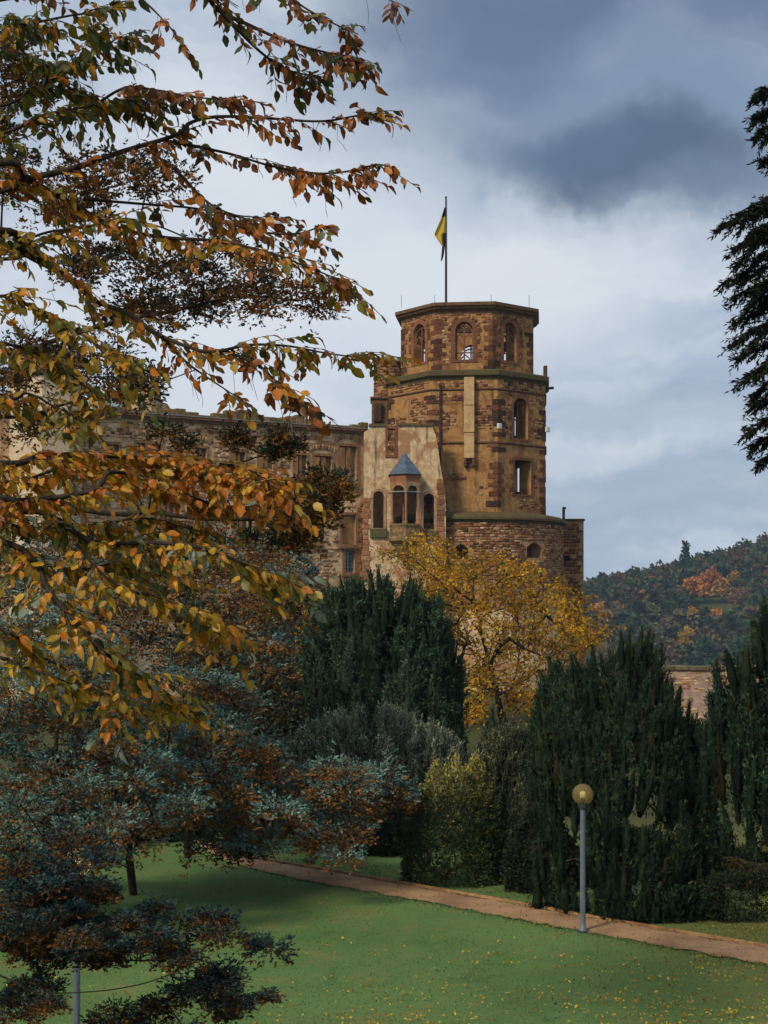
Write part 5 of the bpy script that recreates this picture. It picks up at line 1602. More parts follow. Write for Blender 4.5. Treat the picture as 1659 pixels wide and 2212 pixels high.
upp = np.concatenate([sample_poly([(150, 540), (300, 500), (440, 500), (560, 540), (640, 590), (560, 640), (470, 690), (360, 700), (230, 690), (150, 640)], 40),
                      np.array([(640, 620), (660, 640), (690, 660), (700, 640), (560, 665), (600, 640)], float),
                      sample_poly([(-30, 760), (120, 720), (250, 740), (360, 800), (330, 860), (180, 900), (60, 960), (-30, 940)], 26),
                      sample_poly([(-30, 330), (120, 340), (330, 330), (400, 380), (330, 440), (150, 470), (-30, 450)], 26),
                      sample_poly([(-30, 60), (60, 90), (110, 150), (60, 260), (-30, 300)], 14)])
upp = np.column_stack([upp, 21.3 + rng.normal(size=len(upp)) * .5])
trunkN2 = [tb + Vector((-1.3, 1.5, 0)), tb + Vector((-1.3, 1.4, 4)), tb + Vector((-1.1, 1.2, 8)), tb + Vector((-1.0, 1.0, 12)), tb + Vector((-1, .9, 16))]
OPEN = [(.040, .055, .045), (.030, .042, .036), (.06, .075, .06), (.022, .03, .025)]
cypress('thin_cypress', 'tall thinly leaved dark cypress seen through the hornbeam leaves against the sky', [trunkN2], np.concatenate([upp]), 1, .066, 62, rust=.5, padpx=40, r_tip=.009, dark=.8, limbs=lim[3:], blue=OPEN, flat=.8)
cypress('long_limbed_cypress', 'dark green cypress limb with tufts reaching before the palace windows', [[p + Vector((-.6, -.9, 0)) for p in trunkN]], midp, 1, .06, 90, rust=.42, padpx=24, r_tip=.009, dark=.85, limbs=lim[2:3], blue=[(.035, .062, .040), (.028, .048, .034), (.05, .08, .05), (.02, .03, .022)], flat=.95)

# conifer fronds at the right edge against the sky
rt = Vector((5.9, 14.5, 3.0))
fr_t = thing('feathery_conifer', 'near conifer whose feathery dark fronds hang in from the right edge against the sky', 'tree', rt)
poly_obj('trunk', [rt + Vector((0, 0, -.6)), rt + Vector((0, .1, 4)), rt + Vector((.05, .1, 8)), rt + Vector((0, .1, 12.5))], .26, .12, M_bark, fr_t)
fronds = [((1725, 190), (1634, 208)), ((1730, 225), (1634, 250)), ((1730, 260), (1636, 300)), ((1740, 330), (1650, 352)), ((1735, 420), (1590, 462)), ((1735, 440), (1557, 498)), ((1740, 470), (1585, 535)), ((1735, 500), (1592, 560)),
          ((1740, 570), (1566, 612)), ((1740, 600), (1590, 640)), ((1735, 640), (1590, 690)), ((1740, 690), (1588, 730)), ((1740, 730), (1595, 775)), ((1735, 770), (1605, 815)), ((1735, 800), (1628, 850)), ((1740, 870), (1632, 880)), ((1740, 900), (1614, 925)), ((1740, 930), (1626, 965)), ((1740, 950), (1645, 1000)), ((1740, 530), (1610, 590)), ((1740, 620), (1615, 665)), ((1740, 680), (1620, 745)), ((1740, 560), (1635, 640)), ((1740, 720), (1640, 800)),
          ((1745, 480), (1625, 510)), ((1745, 590), (1640, 615))]
CnA, TA = [], []
for i, ((ua, va), (ub, vb)) in enumerate(fronds):
    Ya = 14.2 + random.uniform(-.3, .3)
    a, b_ = at(ua, va, Ya + .2), at(ub, vb, Ya)
    sag = Vector((0, 0, .06))
    root = Vector((rt.x, rt.y + .1, a.z + .25))
    pts = catmull([root, a, a.lerp(b_, .5) + sag, b_], 6)
    poly_obj('branch', pts, .028, .005, M_bark, fr_t, 5)
    dirn = (b_ - a).normalized()
    nS = 44
    wob = [random.uniform(-.05, .05) for _ in range(5)]
    for j in range(nS):
        f = .1 + .9 * j / (nS - 1)
        p0 = a.lerp(b_, f) + sag * math.sin(math.pi * f)
        ln = random.uniform(.07, .30) * (1.2 - .75 * f)
        p0 += Vector((0, random.uniform(-.05, .05), wob[int(f * 4)]))
        side = random.uniform(-1, 1)
        dv = (dirn * random.uniform(.4, 1.0) + Vector((0, side * .8, -random.uniform(-.1, 1.2)))).normalized()
        for q in range(7):
            CnA.append(p0 + dv * ln * (q / 6)); TA.append((dv + dirn * .3).normalized())
CnA = np.array([tuple(c) for c in CnA]); TA = np.array([tuple(c) for c in TA])
V, Fc, C = tufts(CnA, TA, 4, .055, .26, .45, pick([(.012, .018, .013), (.018, .026, .017), (.028, .034, .02), (.04, .035, .018)], (4, 4, 2, .7), len(CnA)), along=.6)
link('crown', mesh_np('crown', V, Fc, C, M_needle), fr_t)

# ------------------------------------------------------------------ hornbeam: branches with broad autumn leaves close to the viewer
def leaf_shape(seed, curl, fold, wid=.5):
    r = random.Random(seed)
    st = [(0, .04), (.12, .29), (.30, .46), (.50, .50), (.68, .41), (.85, .22), (1.0, 0.0)]
    vs = []; fs = []
    n = len(st)
    cx = lambda t: -curl * t * t
    tw = r.uniform(-.25, .25)
    for t, h in st: vs.append((t, 0, cx(t)))
    for sg in (1, -1):
        for i, (t, h) in enumerate(st):
            hh = h * wid * 2 * (1 + r.uniform(-.10, .08) + (.05 if i % 2 else -.05))
            y = sg * hh * .5 * math.cos(fold)
            vs.append((min(1, t + (.02 if i % 2 else -.015)), y, cx(t) + abs(hh) * .5 * math.sin(fold) + y * tw * t + .02 * math.sin(t * 9 + seed)))
    for k in (0, 1):
        o = n * (k + 1)
        for i in range(n - 1):
            f = (i, i + 1, o + i + 1, o + i)
            fs.append(f[::-1] if k == 0 else f)
    return np.array(vs), np.array(fs)
LSH = [leaf_shape(i, c, f, w) for i, (c, f, w) in enumerate([(.12, .2, .64), (.35, .35, .60), (-.22, .15, .68), (.6, .6, .56), (-.12, .3, .64), (.2, .75, .64), (.8, .35, .58), (.25, .12, .72)])]
HCOL = {'orange': (.52, .17, .016), 'amber': (.56, .25, .020), 'yellow': (.58, .34, .028), 'olive': (.165, .150, .024), 'green': (.075, .095, .026), 'rust': (.30, .090, .018), 'brown': (.15, .055, .020), 'pale': (.23, .27, .20), 'gold': (.40, .25, .03), 'dark': (.055, .07, .025)}
LM = {}
def leaf_mesh(i, c):
    if (i, c) not in LM:
        vs, fs = LSH[i]
        base_c = np.tile(np.array(HCOL[c]), (len(vs), 1))
        # darker, redder margin and lighter veins along the middle
        t = vs[:, 0:1]
        base_c = base_c * (1 - .22 * np.abs(vs[:, 1:2]) / .3) * (1.05 - .15 * t)
        LM[(i, c)] = (mesh_np('leaf', vs, fs, base_c, M_leaf, True), vs, fs, base_c)
    return LM[(i, c)]
hb_base = Vector((-3.9, 8.4, float(ground_z(-3.9, 8.4)) - .05))
hb = thing('hornbeam_tree', 'near hornbeam with orange and olive autumn leaves hanging in from the left', 'tree', hb_base)
trk = [hb_base + Vector((0, 0, -.2)), hb_base + Vector((.05, 0, 1.2)), hb_base + Vector((.1, -.05, 2.6)), hb_base + Vector((.12, -.1, 4.2)), hb_base + Vector((.2, -.1, 6.2))]
poly_obj('trunk', catmull(trk, 4), .17, .07, M_bark, hb, 10)
W_TOP = dict(orange=3.4, rust=4, brown=2.4, olive=.7, amber=1.2, dark=.9)  # dark tones here put the backlit look of upper leaves into colour
W_GREEN = dict(green=3, olive=4, dark=2.5, amber=1.6, gold=1.4, rust=1, orange=.6)
W_MID = dict(amber=4, orange=5, yellow=1.6, gold=2, olive=.8, rust=1.4, pale=.3)
W_LOW = dict(olive=3.6, gold=3, amber=3, green=1.3, pale=1, yellow=1.4, orange=1.4)
W_YEL = dict(gold=4, olive=3, amber=2.5, yellow=2, green=1, orange=.8)
branches = [
    ([(0, 412), (60, 387), (162, 363), (255, 330), (379, 292), (412, 265), (471, 252), (569, 255), (690, 262), (770, 250), (800, 246)], 8.2, W_TOP, 46, .15),
    ([(314, 320), (380, 368), (444, 433), (500, 462), (560, 470)], 8.0, W_TOP, 12, .15),
    ([(352, 303), (487, 330), (580, 357), (660, 372), (720, 374), (780, 364), (812, 354)], 8.1, W_TOP, 34, .2),
    ([(0, 352), (60, 387), (135, 428), (244, 488), (347, 512), (460, 520), (569, 542), (660, 575), (722, 600)], 7.9, dict(orange=2, rust=2, amber=2.6, olive=2, gold=2, brown=1), 58, .3),
    ([(180, 430), (300, 440), (420, 450), (520, 470), (575, 480)], 8.3, W_TOP, 16, .2),
    ([(450, 470), (560, 500), (640, 505), (690, 490)], 8.2, W_TOP, 14, .15),
    ([(0, 498), (54, 547), (141, 596), (206, 650), (271, 674), (333, 718), (400, 747), (458, 760), (541, 745), (625, 748), (700, 762), (800, 776)], 8.1, dict(olive=3, gold=2.2, amber=2.6, orange=2.4, rust=1.6, green=.8), 62, .35),
    ([(480, 755), (560, 790), (600, 830), (640, 860)], 8.0, W_TOP, 20, .1),
    ([(350, 728), (400, 780), (440, 810), (500, 850)], 8.2, W_TOP, 9, .3),
    ([(0, 60), (60, 52), (150, 34), (225, 24)], 7.9, W_GREEN, 20, .3),
    ([(0, 230), (70, 190), (150, 140), (215, 105), (262, 78)], 8.0, W_GREEN, 36, .3),
    ([(0, 120), (80, 130), (150, 190), (220, 225), (280, 235)], 8.3, W_GREEN, 30, .3),
    ([(0, 290), (90, 250), (180, 232), (270, 215), (350, 205)], 8.2, W_GREEN, 34, .3),
    ([(200, 230), (270, 190), (340, 195), (420, 210), (500, 215)], 8.3, W_TOP, 26, .2),
    ([(330, -90), (430, -30), (470, 20), (540, 55), (620, 90), (700, 112), (755, 122)], 8.0, dict(brown=3, rust=2.4, dark=2.4, olive=2, orange=1), 46, .15),  # topmost sprays: backlit darkness painted into the leaf mix
    ([(280, -60), (300, -10), (330, 20), (350, 40)], 8.2, dict(rust=2, orange=1.5, brown=2, olive=1), 12, .15),
    ([(520, -60), (600, -20), (680, 30), (740, 60)], 8.1, dict(brown=3, rust=2, dark=3, olive=2), 26, .15),
    ([(640, -90), (740, -60), (810, -25), (850, 5)], 8.1, dict(brown=3, rust=2, dark=1), 7, .1),
    ([(470, 20), (560, 110), (620, 150), (680, 165)], 8.0, dict(brown=3, rust=2, dark=3, olive=2), 20, .15),
    ([(0, 640), (60, 660), (130, 690), (200, 740), (250, 790)], 7.8, W_YEL, 40, .4),
    ([(0, 740), (70, 760), (140, 800), (200, 850)], 8.0, W_YEL, 36, .4),
    ([(0, 540), (50, 520), (110, 500), (190, 490), (260, 470)], 8.2, W_YEL, 30, .35),
    ([(0, 860), (60, 850), (120, 880), (170, 900)], 8.1, W_YEL, 22, .4),
    ([(0, 1000), (90, 985), (200, 985), (330, 990), (430, 1000), (530, 1010), (590, 1055)], 7.7, W_MID, 96, .45),
    ([(0, 1040), (120, 1015), (240, 1000), (360, 985), (470, 1015), (560, 1040)], 8.0, W_MID, 80, .4),
    ([(0, 1075), (60, 1080), (200, 1060), (240, 1020), (330, 1040), (420, 1075), (505, 1105)], 7.8, W_MID, 60, .4),
    ([(0, 1100), (100, 1110), (200, 1170), (320, 1172), (420, 1180), (510, 1210), (570, 1235), (612, 1262)], 7.6, dict(olive=3, gold=3, amber=3, orange=1.6, yellow=1.4, green=1, pale=1), 66, .4),
    ([(0, 1130), (110, 1140), (220, 1130), (320, 1120), (400, 1140)], 7.9, W_LOW, 50, .5),
    ([(0, 1168), (75, 1215), (105, 1275), (160, 1340), (215, 1400), (270, 1440), (330, 1480), (372, 1515)], 7.5, W_LOW, 54, .4),
    ([(165, 1175), (220, 1240), (280, 1275), (340, 1290), (430, 1330), (475, 1372)], 7.7, dict(gold=3, amber=3, olive=2, yellow=2, orange=1, pale=.5), 40, .35),
    ([(60, 1210), (150, 1230), (250, 1225), (330, 1240), (400, 1255)], 7.9, W_LOW, 30, .4),
    ([(0, 1360), (60, 1400), (130, 1440), (200, 1485), (262, 1532)], 7.4, W_LOW, 40, .35),
    ([(0, 1420), (50, 1440), (110, 1460), (160, 1480)], 7.6, W_LOW, 16, .35),
]
LEAVES = []
TWA, TWB, TRA, TRB = [], [], [], []
for bi, (pts, Yb, wts, ntw, spreadv) in enumerate(branches):
    ph = random.uniform(0, 6)
    P3 = [at(u, v, Yb + .35 * math.sin(ph + i * .7)) for i, (u, v) in enumerate(pts)]
    joins = pts[0][0] > 10 and pts[0][1] > 0
    if not joins:
        q = P3[0]
        st = Vector((hb_base.x + .15, hb_base.y, q.z + (.25 if q.z < 9.3 else -.35)))
        P3 = [st, st.lerp(q, .55) + Vector((0, 0, .06))] + P3
    cur = catmull(P3, 8)
    nc = len(cur)
    r0 = .022 if len(pts) > 6 else .013
    poly_obj('branch', cur, r0 if not joins else .009, .0035, M_bark, hb, 6)
    names = list(wts); ww = [wts[k] for k in names]
    lens = np.array([(cur[i + 1] - cur[i]).length for i in range(nc - 1)])
    w_in = np.array([1.0 if px(np.array(cur[i]))[0] > -60 else .0 for i in range(nc - 1)]) * lens
    w_in = w_in * np.linspace(.6, 1.25, nc - 1)
    if w_in.sum() == 0: continue
    w_in /= w_in.sum()
    ntw = int(ntw * (1.7 if wts is W_GREEN else 1.15 if pts[0][1] < 950 else 1.25))
    for k in range(ntw):
        i = rng.choice(nc - 1, p=w_in) if k < ntw - 3 else nc - 2
        p0 = cur[i].lerp(cur[i + 1], random.random())
        fwd = (cur[min(nc - 1, i + 2)] - cur[max(0, i - 1)]).normalized()
        # mostly flat, to the side and forward, drooping at the end
        side = random.choice((-1, 1)) * random.uniform(.2, 1.1)
        lat = fwd.cross(Vector((0, 0, 1))).normalized()
        d = (fwd * random.uniform(.5, 1.1) + lat * side + Vector((0, 0, random.uniform(-.42, .30) * (1 + spreadv * .4)))).normalized()
        ln = random.uniform(.08, .26) * (1 + spreadv * .7)
        npt = 5
        tp = [p0 + d * ln * t + Vector((0, 0, -.20 * ln * t * t)) for t in np.linspace(0, 1, npt)]
        for a, b_ in zip(tp[:-1], tp[1:]):
            TWA.append(a); TWB.append(b_); TRA.append(.0028); TRB.append(.0018)
        nl = max(3, int(ln / .030))
        tone_c = random.choices(names, ww)[0]
        for q in range(nl):
            f = (q + .5) / nl
            i2 = min(npt - 2, int(f * (npt - 1)))
            pp = tp[i2].lerp(tp[i2 + 1], f * (npt - 1) - i2)
            td = (tp[i2 + 1] - tp[i2]).normalized()
            sd2 = td.cross(Vector((0, 0, 1)))
            if sd2.length < .1: sd2 = Vector((0, 1, 0))
            sd2.normalize()
            sg = 1 if q % 2 else -1
            droop = random.choice((random.uniform(-.1, .5), random.uniform(.2, 1.2)))
            ld = (td * random.uniform(.2, 1.0) + sd2 * sg * random.uniform(.2, 1.0) + Vector((random.gauss(0, .25), random.gauss(0, .25), -droop))).normalized()
            if q == nl - 1: ld = (td + Vector((0, 0, -.4 * random.random()))).normalized()
            upv = Vector((random.gauss(0, .6), random.gauss(-.35, .65), 1.0 - .4 * droop)).normalized()
            yv = upv.cross(ld)
            if yv.length < .05: continue
            yv.normalize(); zv = ld.cross(yv)
            sz = random.uniform(.036, .076) * (1 if random.random() < .9 else 1.25)
            cn = tone_c if random.random() < .5 else random.choices(names, ww)[0]
            LEAVES.append((pp + ld * .008, ld, yv, zv, sz, random.randrange(8), cn))
    # bare dangling twiglets
    for _ in range(3):
        i = rng.choice(nc - 1, p=w_in); a = cur[i]
        for s_ in range(4):
            b_ = a + Vector((random.uniform(-.01, .03), random.uniform(-.02, .02), -random.uniform(.03, .07)))
            TWA.append(a); TWB.append(b_); TRA.append(.0016); TRB.append(.0011); a = b_
tw_o = tube_obj('twigs', [tuple(a) for a in TWA], [tuple(b_) for b_ in TWB], np.array(TRA), np.array(TRB), M_twig, hb, 3)
tag(tw_o, kind='stuff')
def shown(l):
    p_, ld, yv, zv, sz, i, c = l
    u, v = px(np.array(p_))
    if not (-5 < u < 1664 and -5 < v < 2217): return 0
    view = Vector((p_.x, p_.y, p_.z - CAMZ)).normalized()
    return sz * sz * (abs(zv.dot(view)) + .1) / p_.y ** 2
LEAVES.sort(key=lambda l: -shown(l))
for (p_, ld, yv, zv, sz, i, c) in LEAVES[:298]:
    me = leaf_mesh(i, c)[0]
    link('leaf', me, hb, Matrix(((ld.x * sz, yv.x * sz, zv.x * sz, p_.x), (ld.y * sz, yv.y * sz, zv.y * sz, p_.y), (ld.z * sz, yv.z * sz, zv.z * sz, p_.z), (0, 0, 0, 1))))
VV, FF, CC = [], [], []
o_ = 0
for (p_, ld, yv, zv, sz, i, c) in LEAVES[298:]:
    _, vs, fs, cs = leaf_mesh(i, c)
    VV.append(np.array(p_) + sz * (vs[:, :1] * np.array(ld) + vs[:, 1:2] * np.array(yv) + vs[:, 2:] * np.array(zv)))
    FF.append(fs + o_); o_ += len(vs); CC.append(cs * random.uniform(.8, 1.2))
lo = link('foliage', mesh_np('foliage', np.concatenate(VV), np.concatenate(FF), np.concatenate(CC), M_leaf, True), hb)
tag(lo, kind='stuff')
print('LEAVES', len(LEAVES))

# ------------------------------------------------------------------ globe lamps
def m_globe():
    global nt
    m, b, out = mat_new('smoked_globe')
    b.inputs['Base Color'].default_value = (.80, .62, .30, 1)
    b.inputs['Roughness'].default_value = .18
    b.inputs['Transmission Weight'].default_value = .85
    b.inputs['IOR'].default_value = 1.12
    b.inputs['Specular IOR Level'].default_value = .6
    return m
M_globe = m_globe()
M_bulb = m_plain('opal_bulb', (.92, .86, .70), .4, 0, 8, .03)
def globe_lamp(base_, label, hgt, rg):
    t = thing('globe_lamp', label, 'street lamp', base_, 'globe lamps on the lawn')
    x, y, z = base_
    MB().lathe((x, y), [(.11, z - .05), (.11, z + .03), (.075, z + .05), (.07, z + .25), (.066, z + hgt - 2 * rg - .1)], 16).build('post', M_post, t, smooth=True)
    MB().lathe((x, y), [(.06, z + hgt - 2 * rg - .12), (.10, z + hgt - 2 * rg - .08), (.13, z + hgt - 2 * rg + .02), (.13, z + hgt - 2 * rg + .045), (.0, z + hgt - 2 * rg + .05)], 16).build('collar', M_collar, t, smooth=True)
    MB().box((x, y - .071, z + .62), (.035, 0, 0), (0, .006, 0), (0, 0, .16)).build('access_door', M_post, t)
    MB().lathe((x, y), [(.17, z - .03), (.17, z + .018), (.11, z + .022)], 16).build('base_plate', M_collar, t)
    cz = z + hgt - rg
    gl = MB(); a0 = -1.18
    gl.lathe((x, y), [(rg * math.cos(a), cz + rg * math.sin(a)) for a in np.linspace(a0, math.pi / 2 - .001, 22)], 32)
    g_ = gl.build('globe', M_globe, t, smooth=True)
    MB().lathe((x, y), [(.07 * max(0.02, math.cos(a)), cz - .01 + .085 * math.sin(a)) for a in np.linspace(-1.5, 1.56, 12)], 16).build('bulb', M_bulb, g_, smooth=True)
    MB().lathe((x, y), [(.05, cz - rg + .04), (.045, cz - .07)], 12).build('socket', M_collar, g_, smooth=True)
    return t
globe_lamp(gp(1259, 2011), 'slim grey lamp post with smoked golden globe beside the gravel path', 3.57, .255)
globe_lamp(Vector((at(165, 0, 26).x, 26, 0)), 'grey lamp post at the bottom left behind the dark cypress limbs', 3.57, .255)

# ------------------------------------------------------------------ fallen leaves and grass
def leaf_litter(name, label, n, fn, size, cols, wts):
    XY = fn(n)
    n = len(XY)
    P = np.column_stack([XY, np.full(n, .035) + rng.uniform(0, .025, n)])
    P[:, 2] += ground_z(P[:, 0], P[:, 1])
    D = unit(np.column_stack([rng.normal(size=(n, 2)), rng.normal(size=n) * .35]))
    V, Fc, C = blades(P, D, rng.uniform(.35, 1.55, n) * size, rng.uniform(.3, .95, n) * size, pick(cols, wts, n), .3)
    o = link(name, mesh_np(name, V, Fc, C, M_yellow))
    return tag(o, label, 'leaves', kind='stuff')
def lawn_pts(n):
    out = []
    while len(out) < n:
        u = random.uniform(-30, 1700); v = random.uniform(1990, 2240)
        dens = (.10 + .9 * (max(0, u - 300) / 1360) ** 1.3) * ((v - 1960) / 260) ** 1.2
        if random.random() < dens and v > np.interp(u, [480, 800, 1259, 1659], [1900, 1925, 2022, 2092]):
            q = gp(u, v)
            if math.sin(q.x * 1.3 + 2 * math.sin(q.y * .7)) + math.sin(q.y * 1.9 + q.x * .6) > random.uniform(-2.2, 1.2): out.append((q.x, q.y))
    return np.array(out)
leaf_litter('fallen_leaves', 'yellow fallen leaves scattered over the lawn', 1500, lawn_pts, .068, [(.62, .42, .05), (.52, .30, .03), (.70, .52, .12), (.34, .16, .03), (.20, .10, .03)], (4, 3, 2, 2.2, .9))
def lawn_all(n):
    u = rng.uniform(200, 1700, n); v = rng.uniform(1890, 2230, n)
    ok = v > np.interp(u, [480, 800, 1259, 1659], [1890, 1920, 2018, 2088])
    Y = F * CAMZ / (v - V0)
    return np.column_stack([(u - U0) / F * Y, Y])[ok]
leaf_litter('lawn_leaf_litter', 'sparse pale leaf specks over the far lawn', 260, lawn_all, .05, [(.5, .36, .06), (.55, .45, .2), (.3, .2, .05)], (3, 1, 2))
def verge_pts(n):
    out = []
    while len(out) < n:
        i = random.randrange(20, len(far_edge) - 12); t = random.uniform(.02, .9)
        q = far_edge[i]; out.append((q.x + random.uniform(-.3, .3) + t * .8, q.y + .15 + t * 2.6))
    return np.array(out)
leaf_litter('verge_leaf_litter', 'brownish leaf litter on the grass strip behind the path', 900, verge_pts, .055, [(.30, .19, .05), (.42, .30, .06), (.22, .12, .04)], (3, 2, 3))
def path_pts(n):
    out = []
    for _ in range(n):
        i = random.randrange(10, len(far_edge) - 4); q = near_edge[i].lerp(far_edge[i], random.random() ** .5)
        out.append((q.x, q.y))
    return np.array(out)
leaf_litter('path_leaf_litter', 'scattered brown leaves on the gravel path', 420, path_pts, .05, [(.30, .16, .05), (.42, .26, .06), (.16, .08, .03)], (3, 1, 3))
# grass blades: short turf, longer along the path edges
n = 160000
u = rng.uniform(-40, 1700, n); v = 1845 + 380 * rng.uniform(0, 1, n)
Y = F * CAMZ / (v - V0); X = (u - U0) / F * Y
ne = np.array([(q.x, q.y) for q in near_edge]); fe = np.array([(q.x, q.y) for q in far_edge])
yn_ = np.interp(X, ne[:, 0], ne[:, 1]); yf_ = np.interp(X, fe[:, 0], fe[:, 1])
dn = yn_ - Y; df = Y - yf_
ok = ((dn > .0) & (dn < .9) & (rng.uniform(size=n) < np.exp(-dn / .35))) | ((dn > .5) & (rng.uniform(size=n) < .04)) | ((df > .03) & (df < 3) & (rng.uniform(size=n) < .5))
X, Y = X[ok], Y[ok]
edge = (np.abs(Y - yn_[ok]) < .35)
P = np.column_stack([X, Y, ground_z(X, Y) - .03])
D = unit(np.column_stack([rng.normal(size=(len(X), 2)) * .55, np.ones(len(X))]))
g_col = pick([(.09, .16, .05), (.11, .18, .06), (.14, .20, .075), (.07, .13, .045), (.19, .18, .08)], (4, 4, 2, 3, .5), len(X))
brown = np.clip((X - 5.5 + rng.normal(size=len(X)) * 2) / 7, 0, .65)[:, None]
g_col = g_col * (1 - brown) + np.array([.15, .12, .03]) * brown
V, Fc, C = blades(P, D, rng.uniform(.04, .07, len(X)) * (1 + .9 * edge), .024, g_col, .2)
go = link('grass', mesh_np('grass', V, Fc, C, m_leaf('grass_blade', .2, .7, .1, .5, .25)))
tag(go, 'short green lawn grass', 'grass', kind='stuff')

# ------------------------------------------------------------------ wooded hill across the valley
def crown_pts(n, wx, wz, lob):
    d = unit(rng.normal(size=(n, 3))); d[:, 2] = np.abs(d[:, 2]) * 1.3 - .25
    d = unit(d)
    r = 1 + .22 * np.sin(d[:, 0] * 4 + lob) * np.cos(d[:, 2] * 5 + lob * 2) + .14 * np.sin(d[:, 1] * 9 + lob * 3)
    r *= rng.uniform(.82, 1.05, n)
    return d * r[:, None] * np.array([wx, wx, wz]) + np.array([0, 0, wz * .9]), d
def far_crown(n, wx, wz, lob, size=1.1, k=3):
    P, d = crown_pts(n, wx, wz, lob)
    return tufts(P, unit(d + rng.normal(size=d.shape) * .4), k, size, .8, .7, np.ones((n, 3)), jit=.2)
PROTO = [far_crown(92, 5.3, 5.8, i * 1.3, 2.5, 2) for i in range(5)]
def spire_proto():
    z = rng.uniform(0, 1, 160) ** 1.2; a = rng.uniform(0, 6.28, 160); r = 3.2 * (1 - z) * (.8 + .3 * np.sin(z * 40))
    P = np.stack([r * np.cos(a), r * np.sin(a), z * 15], 1)
    return tufts(P, unit(np.stack([np.cos(a), np.sin(a), np.full(160, -.1)], 1)), 3, 1.9, .5, .5, np.ones((160, 3)))
SPIRE = spire_proto()
HILLC = [(.040, .066, .036), (.050, .075, .038), (.036, .056, .034), (.085, .070, .036), (.06, .08, .042), (.11, .07, .036)]
tr_list = []
tries = 0
while len(tr_list) < 640 and tries < 60000:
    tries += 1
    Y = random.uniform(640, 1180)
    X = random.uniform(.115, .275) * Y
    z = float(ground_z(X, Y))
    s_ = random.uniform(.75, 1.35)
    if any(abs(X - a) < 6.2 and abs(Y - b_) < 9 for a, b_, *_ in tr_list): continue
    tr_list.append((X, Y, z, s_))
for _ in range(150):
    Y = random.uniform(1030, 1120); X = random.uniform(.12, .275) * Y
    tr_list.append((X, Y, float(ground_z(X, Y)), random.uniform(.7, 1.15)))
# the trees one can tell apart
def hillpt(u, v):
    """where the line of sight through (u, v) meets the hill"""
    Y = 560.0
    while Y < 1300:
        q = at(u, v, Y)
        if float(ground_z(q.x, Y)) > q.z: return q.x, Y, float(ground_z(q.x, Y))
        Y += 4
    q = at(u, v, 1060); return q.x, 1060, float(ground_z(q.x, 1060))
special = [(1500, 1290, 24, (.42, .17, .035), 'large orange tree on the wooded hillside, left half of the orange clump'), (1532, 1275, 24, (.34, .12, .035), 'reddish orange tree at the top of the orange hillside clump'),
           (1560, 1290, 22, (.33, .18, .04), 'ochre tree at the right of the orange hillside clump'), (1480, 1400, 15, (.48, .28, .04), 'tall yellow tree low on the hillside above the terrace wall'),
           (1497, 1350, 14, (.45, .24, .035), 'amber tree on the hillside above the yellow one'), (1548, 1350, 13, (.52, .21, .04), 'bright orange tree low on the hillside near the dark conifer'),
           (1335, 1330, 15, (.28, .17, .06), 'round brownish gold tree on the hillside right of the yellow tree'), (1405, 1335, 17, (.12, .15, .07), 'round pale green tree in the middle of the hillside'),
           (1600, 1310, 20, (.20, .12, .07), 'mauve brown tree on the hillside at the right'), (1440, 1360, 15, (.16, .11, .08), 'bare greyish brown tree on the lower hillside'),
           (1390, 1372, 12, (.30, .17, .06), 'small tan tree on the lower hillside'), (1350, 1375, 13, (.24, .13, .06), 'rusty tree low on the hillside behind the yew tips'),
           (1445, 1325, 15, (.06, .10, .05), 'dense green round tree at the middle of the hillside'), (1520, 1240, 18, (.10, .10, .05), 'olive tree high on the hillside'),
           (1400, 1260, 18, (.085, .10, .05), 'dull green tree high on the left hillside'), (1600, 1220, 18, (.13, .08, .05), 'reddish brown tree near the hill crest at right'),
           (1330, 1275, 16, (.07, .095, .045), 'dark green tree on the left hillside slope'), (1290, 1340, 20, (.44, .22, .04), 'orange tree on the hillside close beside the tower'),
           (1375, 1300, 14, (.26, .13, .045), 'rust-coloured tree left of the middle of the hillside'), (1425, 1285, 13, (.20, .11, .05), 'brownish tree between the green crowns high on the hillside'), (1590, 1265, 16, (.36, .19, .04), 'golden tree right of the orange hillside clump'),
           (1640, 1250, 15, (.28, .12, .05), 'russet tree at the right edge of the hillside'), (1470, 1235, 13, (.22, .13, .05), 'bronze tree below the hill crest')]
for i, (u, v, wpx, colr, lab) in enumerate(special):
    X, Y, z = hillpt(u, v + wpx * .7)
    s_ = wpx / F * Y / 5.5
    t = thing('hillside_tree', lab, 'tree', (X, Y, z), 'trees that stand out on the wooded hill')
    V, Fc, C = far_crown(420, 5.3, 5.8, i * .9, 1.5)
    jit_ = np.repeat(rng.uniform(.75, 1.25, len(C) // 4), 4)[:, None]
    zz = 1.35 if i in (3, 4, 5) else 1.0
    link('crown', mesh_np('crown', V * np.array([s_, s_, s_ * zz]) + np.array([X, Y, z + 1.0]), Fc, np.array(colr) * jit_ * C, M_far), t)
    tube_obj('trunk', [(X, Y, z - 1)], [(X, Y, z + 6 * s_)], np.array([.5]), np.array([.3]), M_bark2, t, 6)
    def hides(q):
        uq, vq = px(np.array((q[0], q[1], q[2] + 6 * q[3])))
        return abs(uq - u) < wpx * 1.0 and -wpx * 1.3 < vq - v < wpx * 2.0 and q[1] < Y + 15
    tr_list = [q for q in tr_list if not hides(q)]
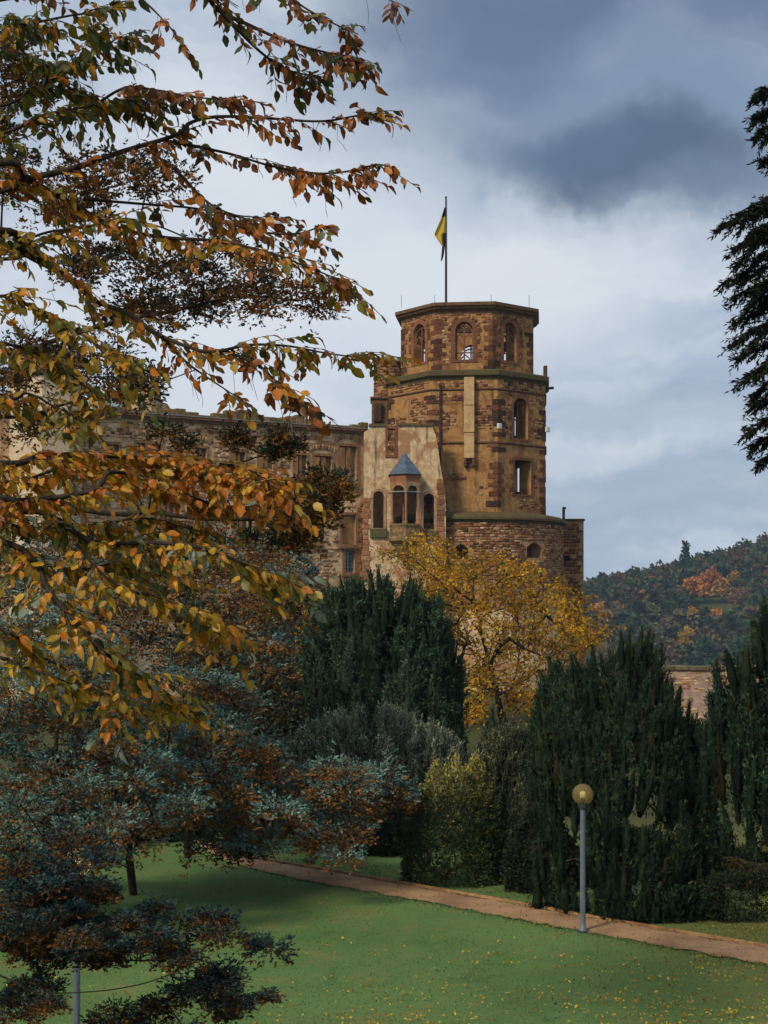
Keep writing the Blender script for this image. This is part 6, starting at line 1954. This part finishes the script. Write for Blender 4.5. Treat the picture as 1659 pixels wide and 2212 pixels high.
for u, v, lab in ((1303, 1258, 'dark spruce standing above the hill crest at the left'), (1482, 1190, 'dark pine breaking the hill crest line in the middle')):
    X, Y, z = (at(u, v, 1075).x, 1075, float(ground_z(at(u, v, 1075).x, 1075)))
    t = thing('crest_conifer', lab, 'tree', (X, Y, z), 'conifers on the hill crest')
    V, Fc, C = SPIRE
    topz = at(u, v - 22, 1075).z
    s_ = max(.8, (topz - z) / 15)
    link('crown', mesh_np('crown', V * np.array([1.35, 1.35, s_]) + np.array([X, Y, z]), Fc, np.array([.022, .032, .026]) * C, M_far), t)
    tube_obj('trunk', [(X, Y, z - 1)], [(X, Y, z + 10 * s_)], np.array([.4]), np.array([.15]), M_bark, t, 6)
parts = []
for (X, Y, z, s_) in tr_list:
    if random.random() < .06: V, Fc, C = SPIRE; c = np.array((.03, .045, .032)); sz_ = np.array([1.2, 1.2, 1.0]) * s_
    else:
        V, Fc, C = PROTO[random.randrange(5)]; c = np.array(random.choice(HILLC)) * random.uniform(.75, 1.25); sz_ = np.array([s_ * random.uniform(.85, 1.25), s_, s_ * random.uniform(.8, 1.1)])
    parts.append((V * sz_ + np.array([X, Y, z]), Fc, C * c))
V, Fc, C = join(parts)
wo_ = link('hill_wood', mesh_np('hill_wood', V, Fc, C, M_far))
tag(wo_, 'mixed autumn wood covering the far hillside', 'wood', kind='stuff')

# ------------------------------------------------------------------ air between here and the hill
m = bpy.data.materials.new('haze_air'); m.use_nodes = True
nt = m.node_tree; nt.nodes.clear()
pv = N('ShaderNodeVolumePrincipled')
pv.inputs['Color'].default_value = (.55, .76, 1.0, 1)
pv.inputs['Density'].default_value = .00010
pv.inputs['Density Attribute'].default_value = ''
pv.inputs['Anisotropy'].default_value = .0
mo = N('ShaderNodeOutputMaterial'); L(pv.outputs[0], mo.inputs['Volume'])
hz = MB().aabb(-2610, 3010, -160, 3410, -56.5, 101).build('haze', m)
tag(hz, 'thin bluish haze in the air over the valley', 'haze', kind='stuff')
tot = sum(len(o.data.polygons) * (2 if len(o.data.polygons) and len(o.data.polygons[0].vertices) == 4 else 1) for o in bpy.data.objects if o.type == 'MESH' and o.data.users == 1)
print('TRIS', tot, 'OBJECTS', len(bpy.data.objects))
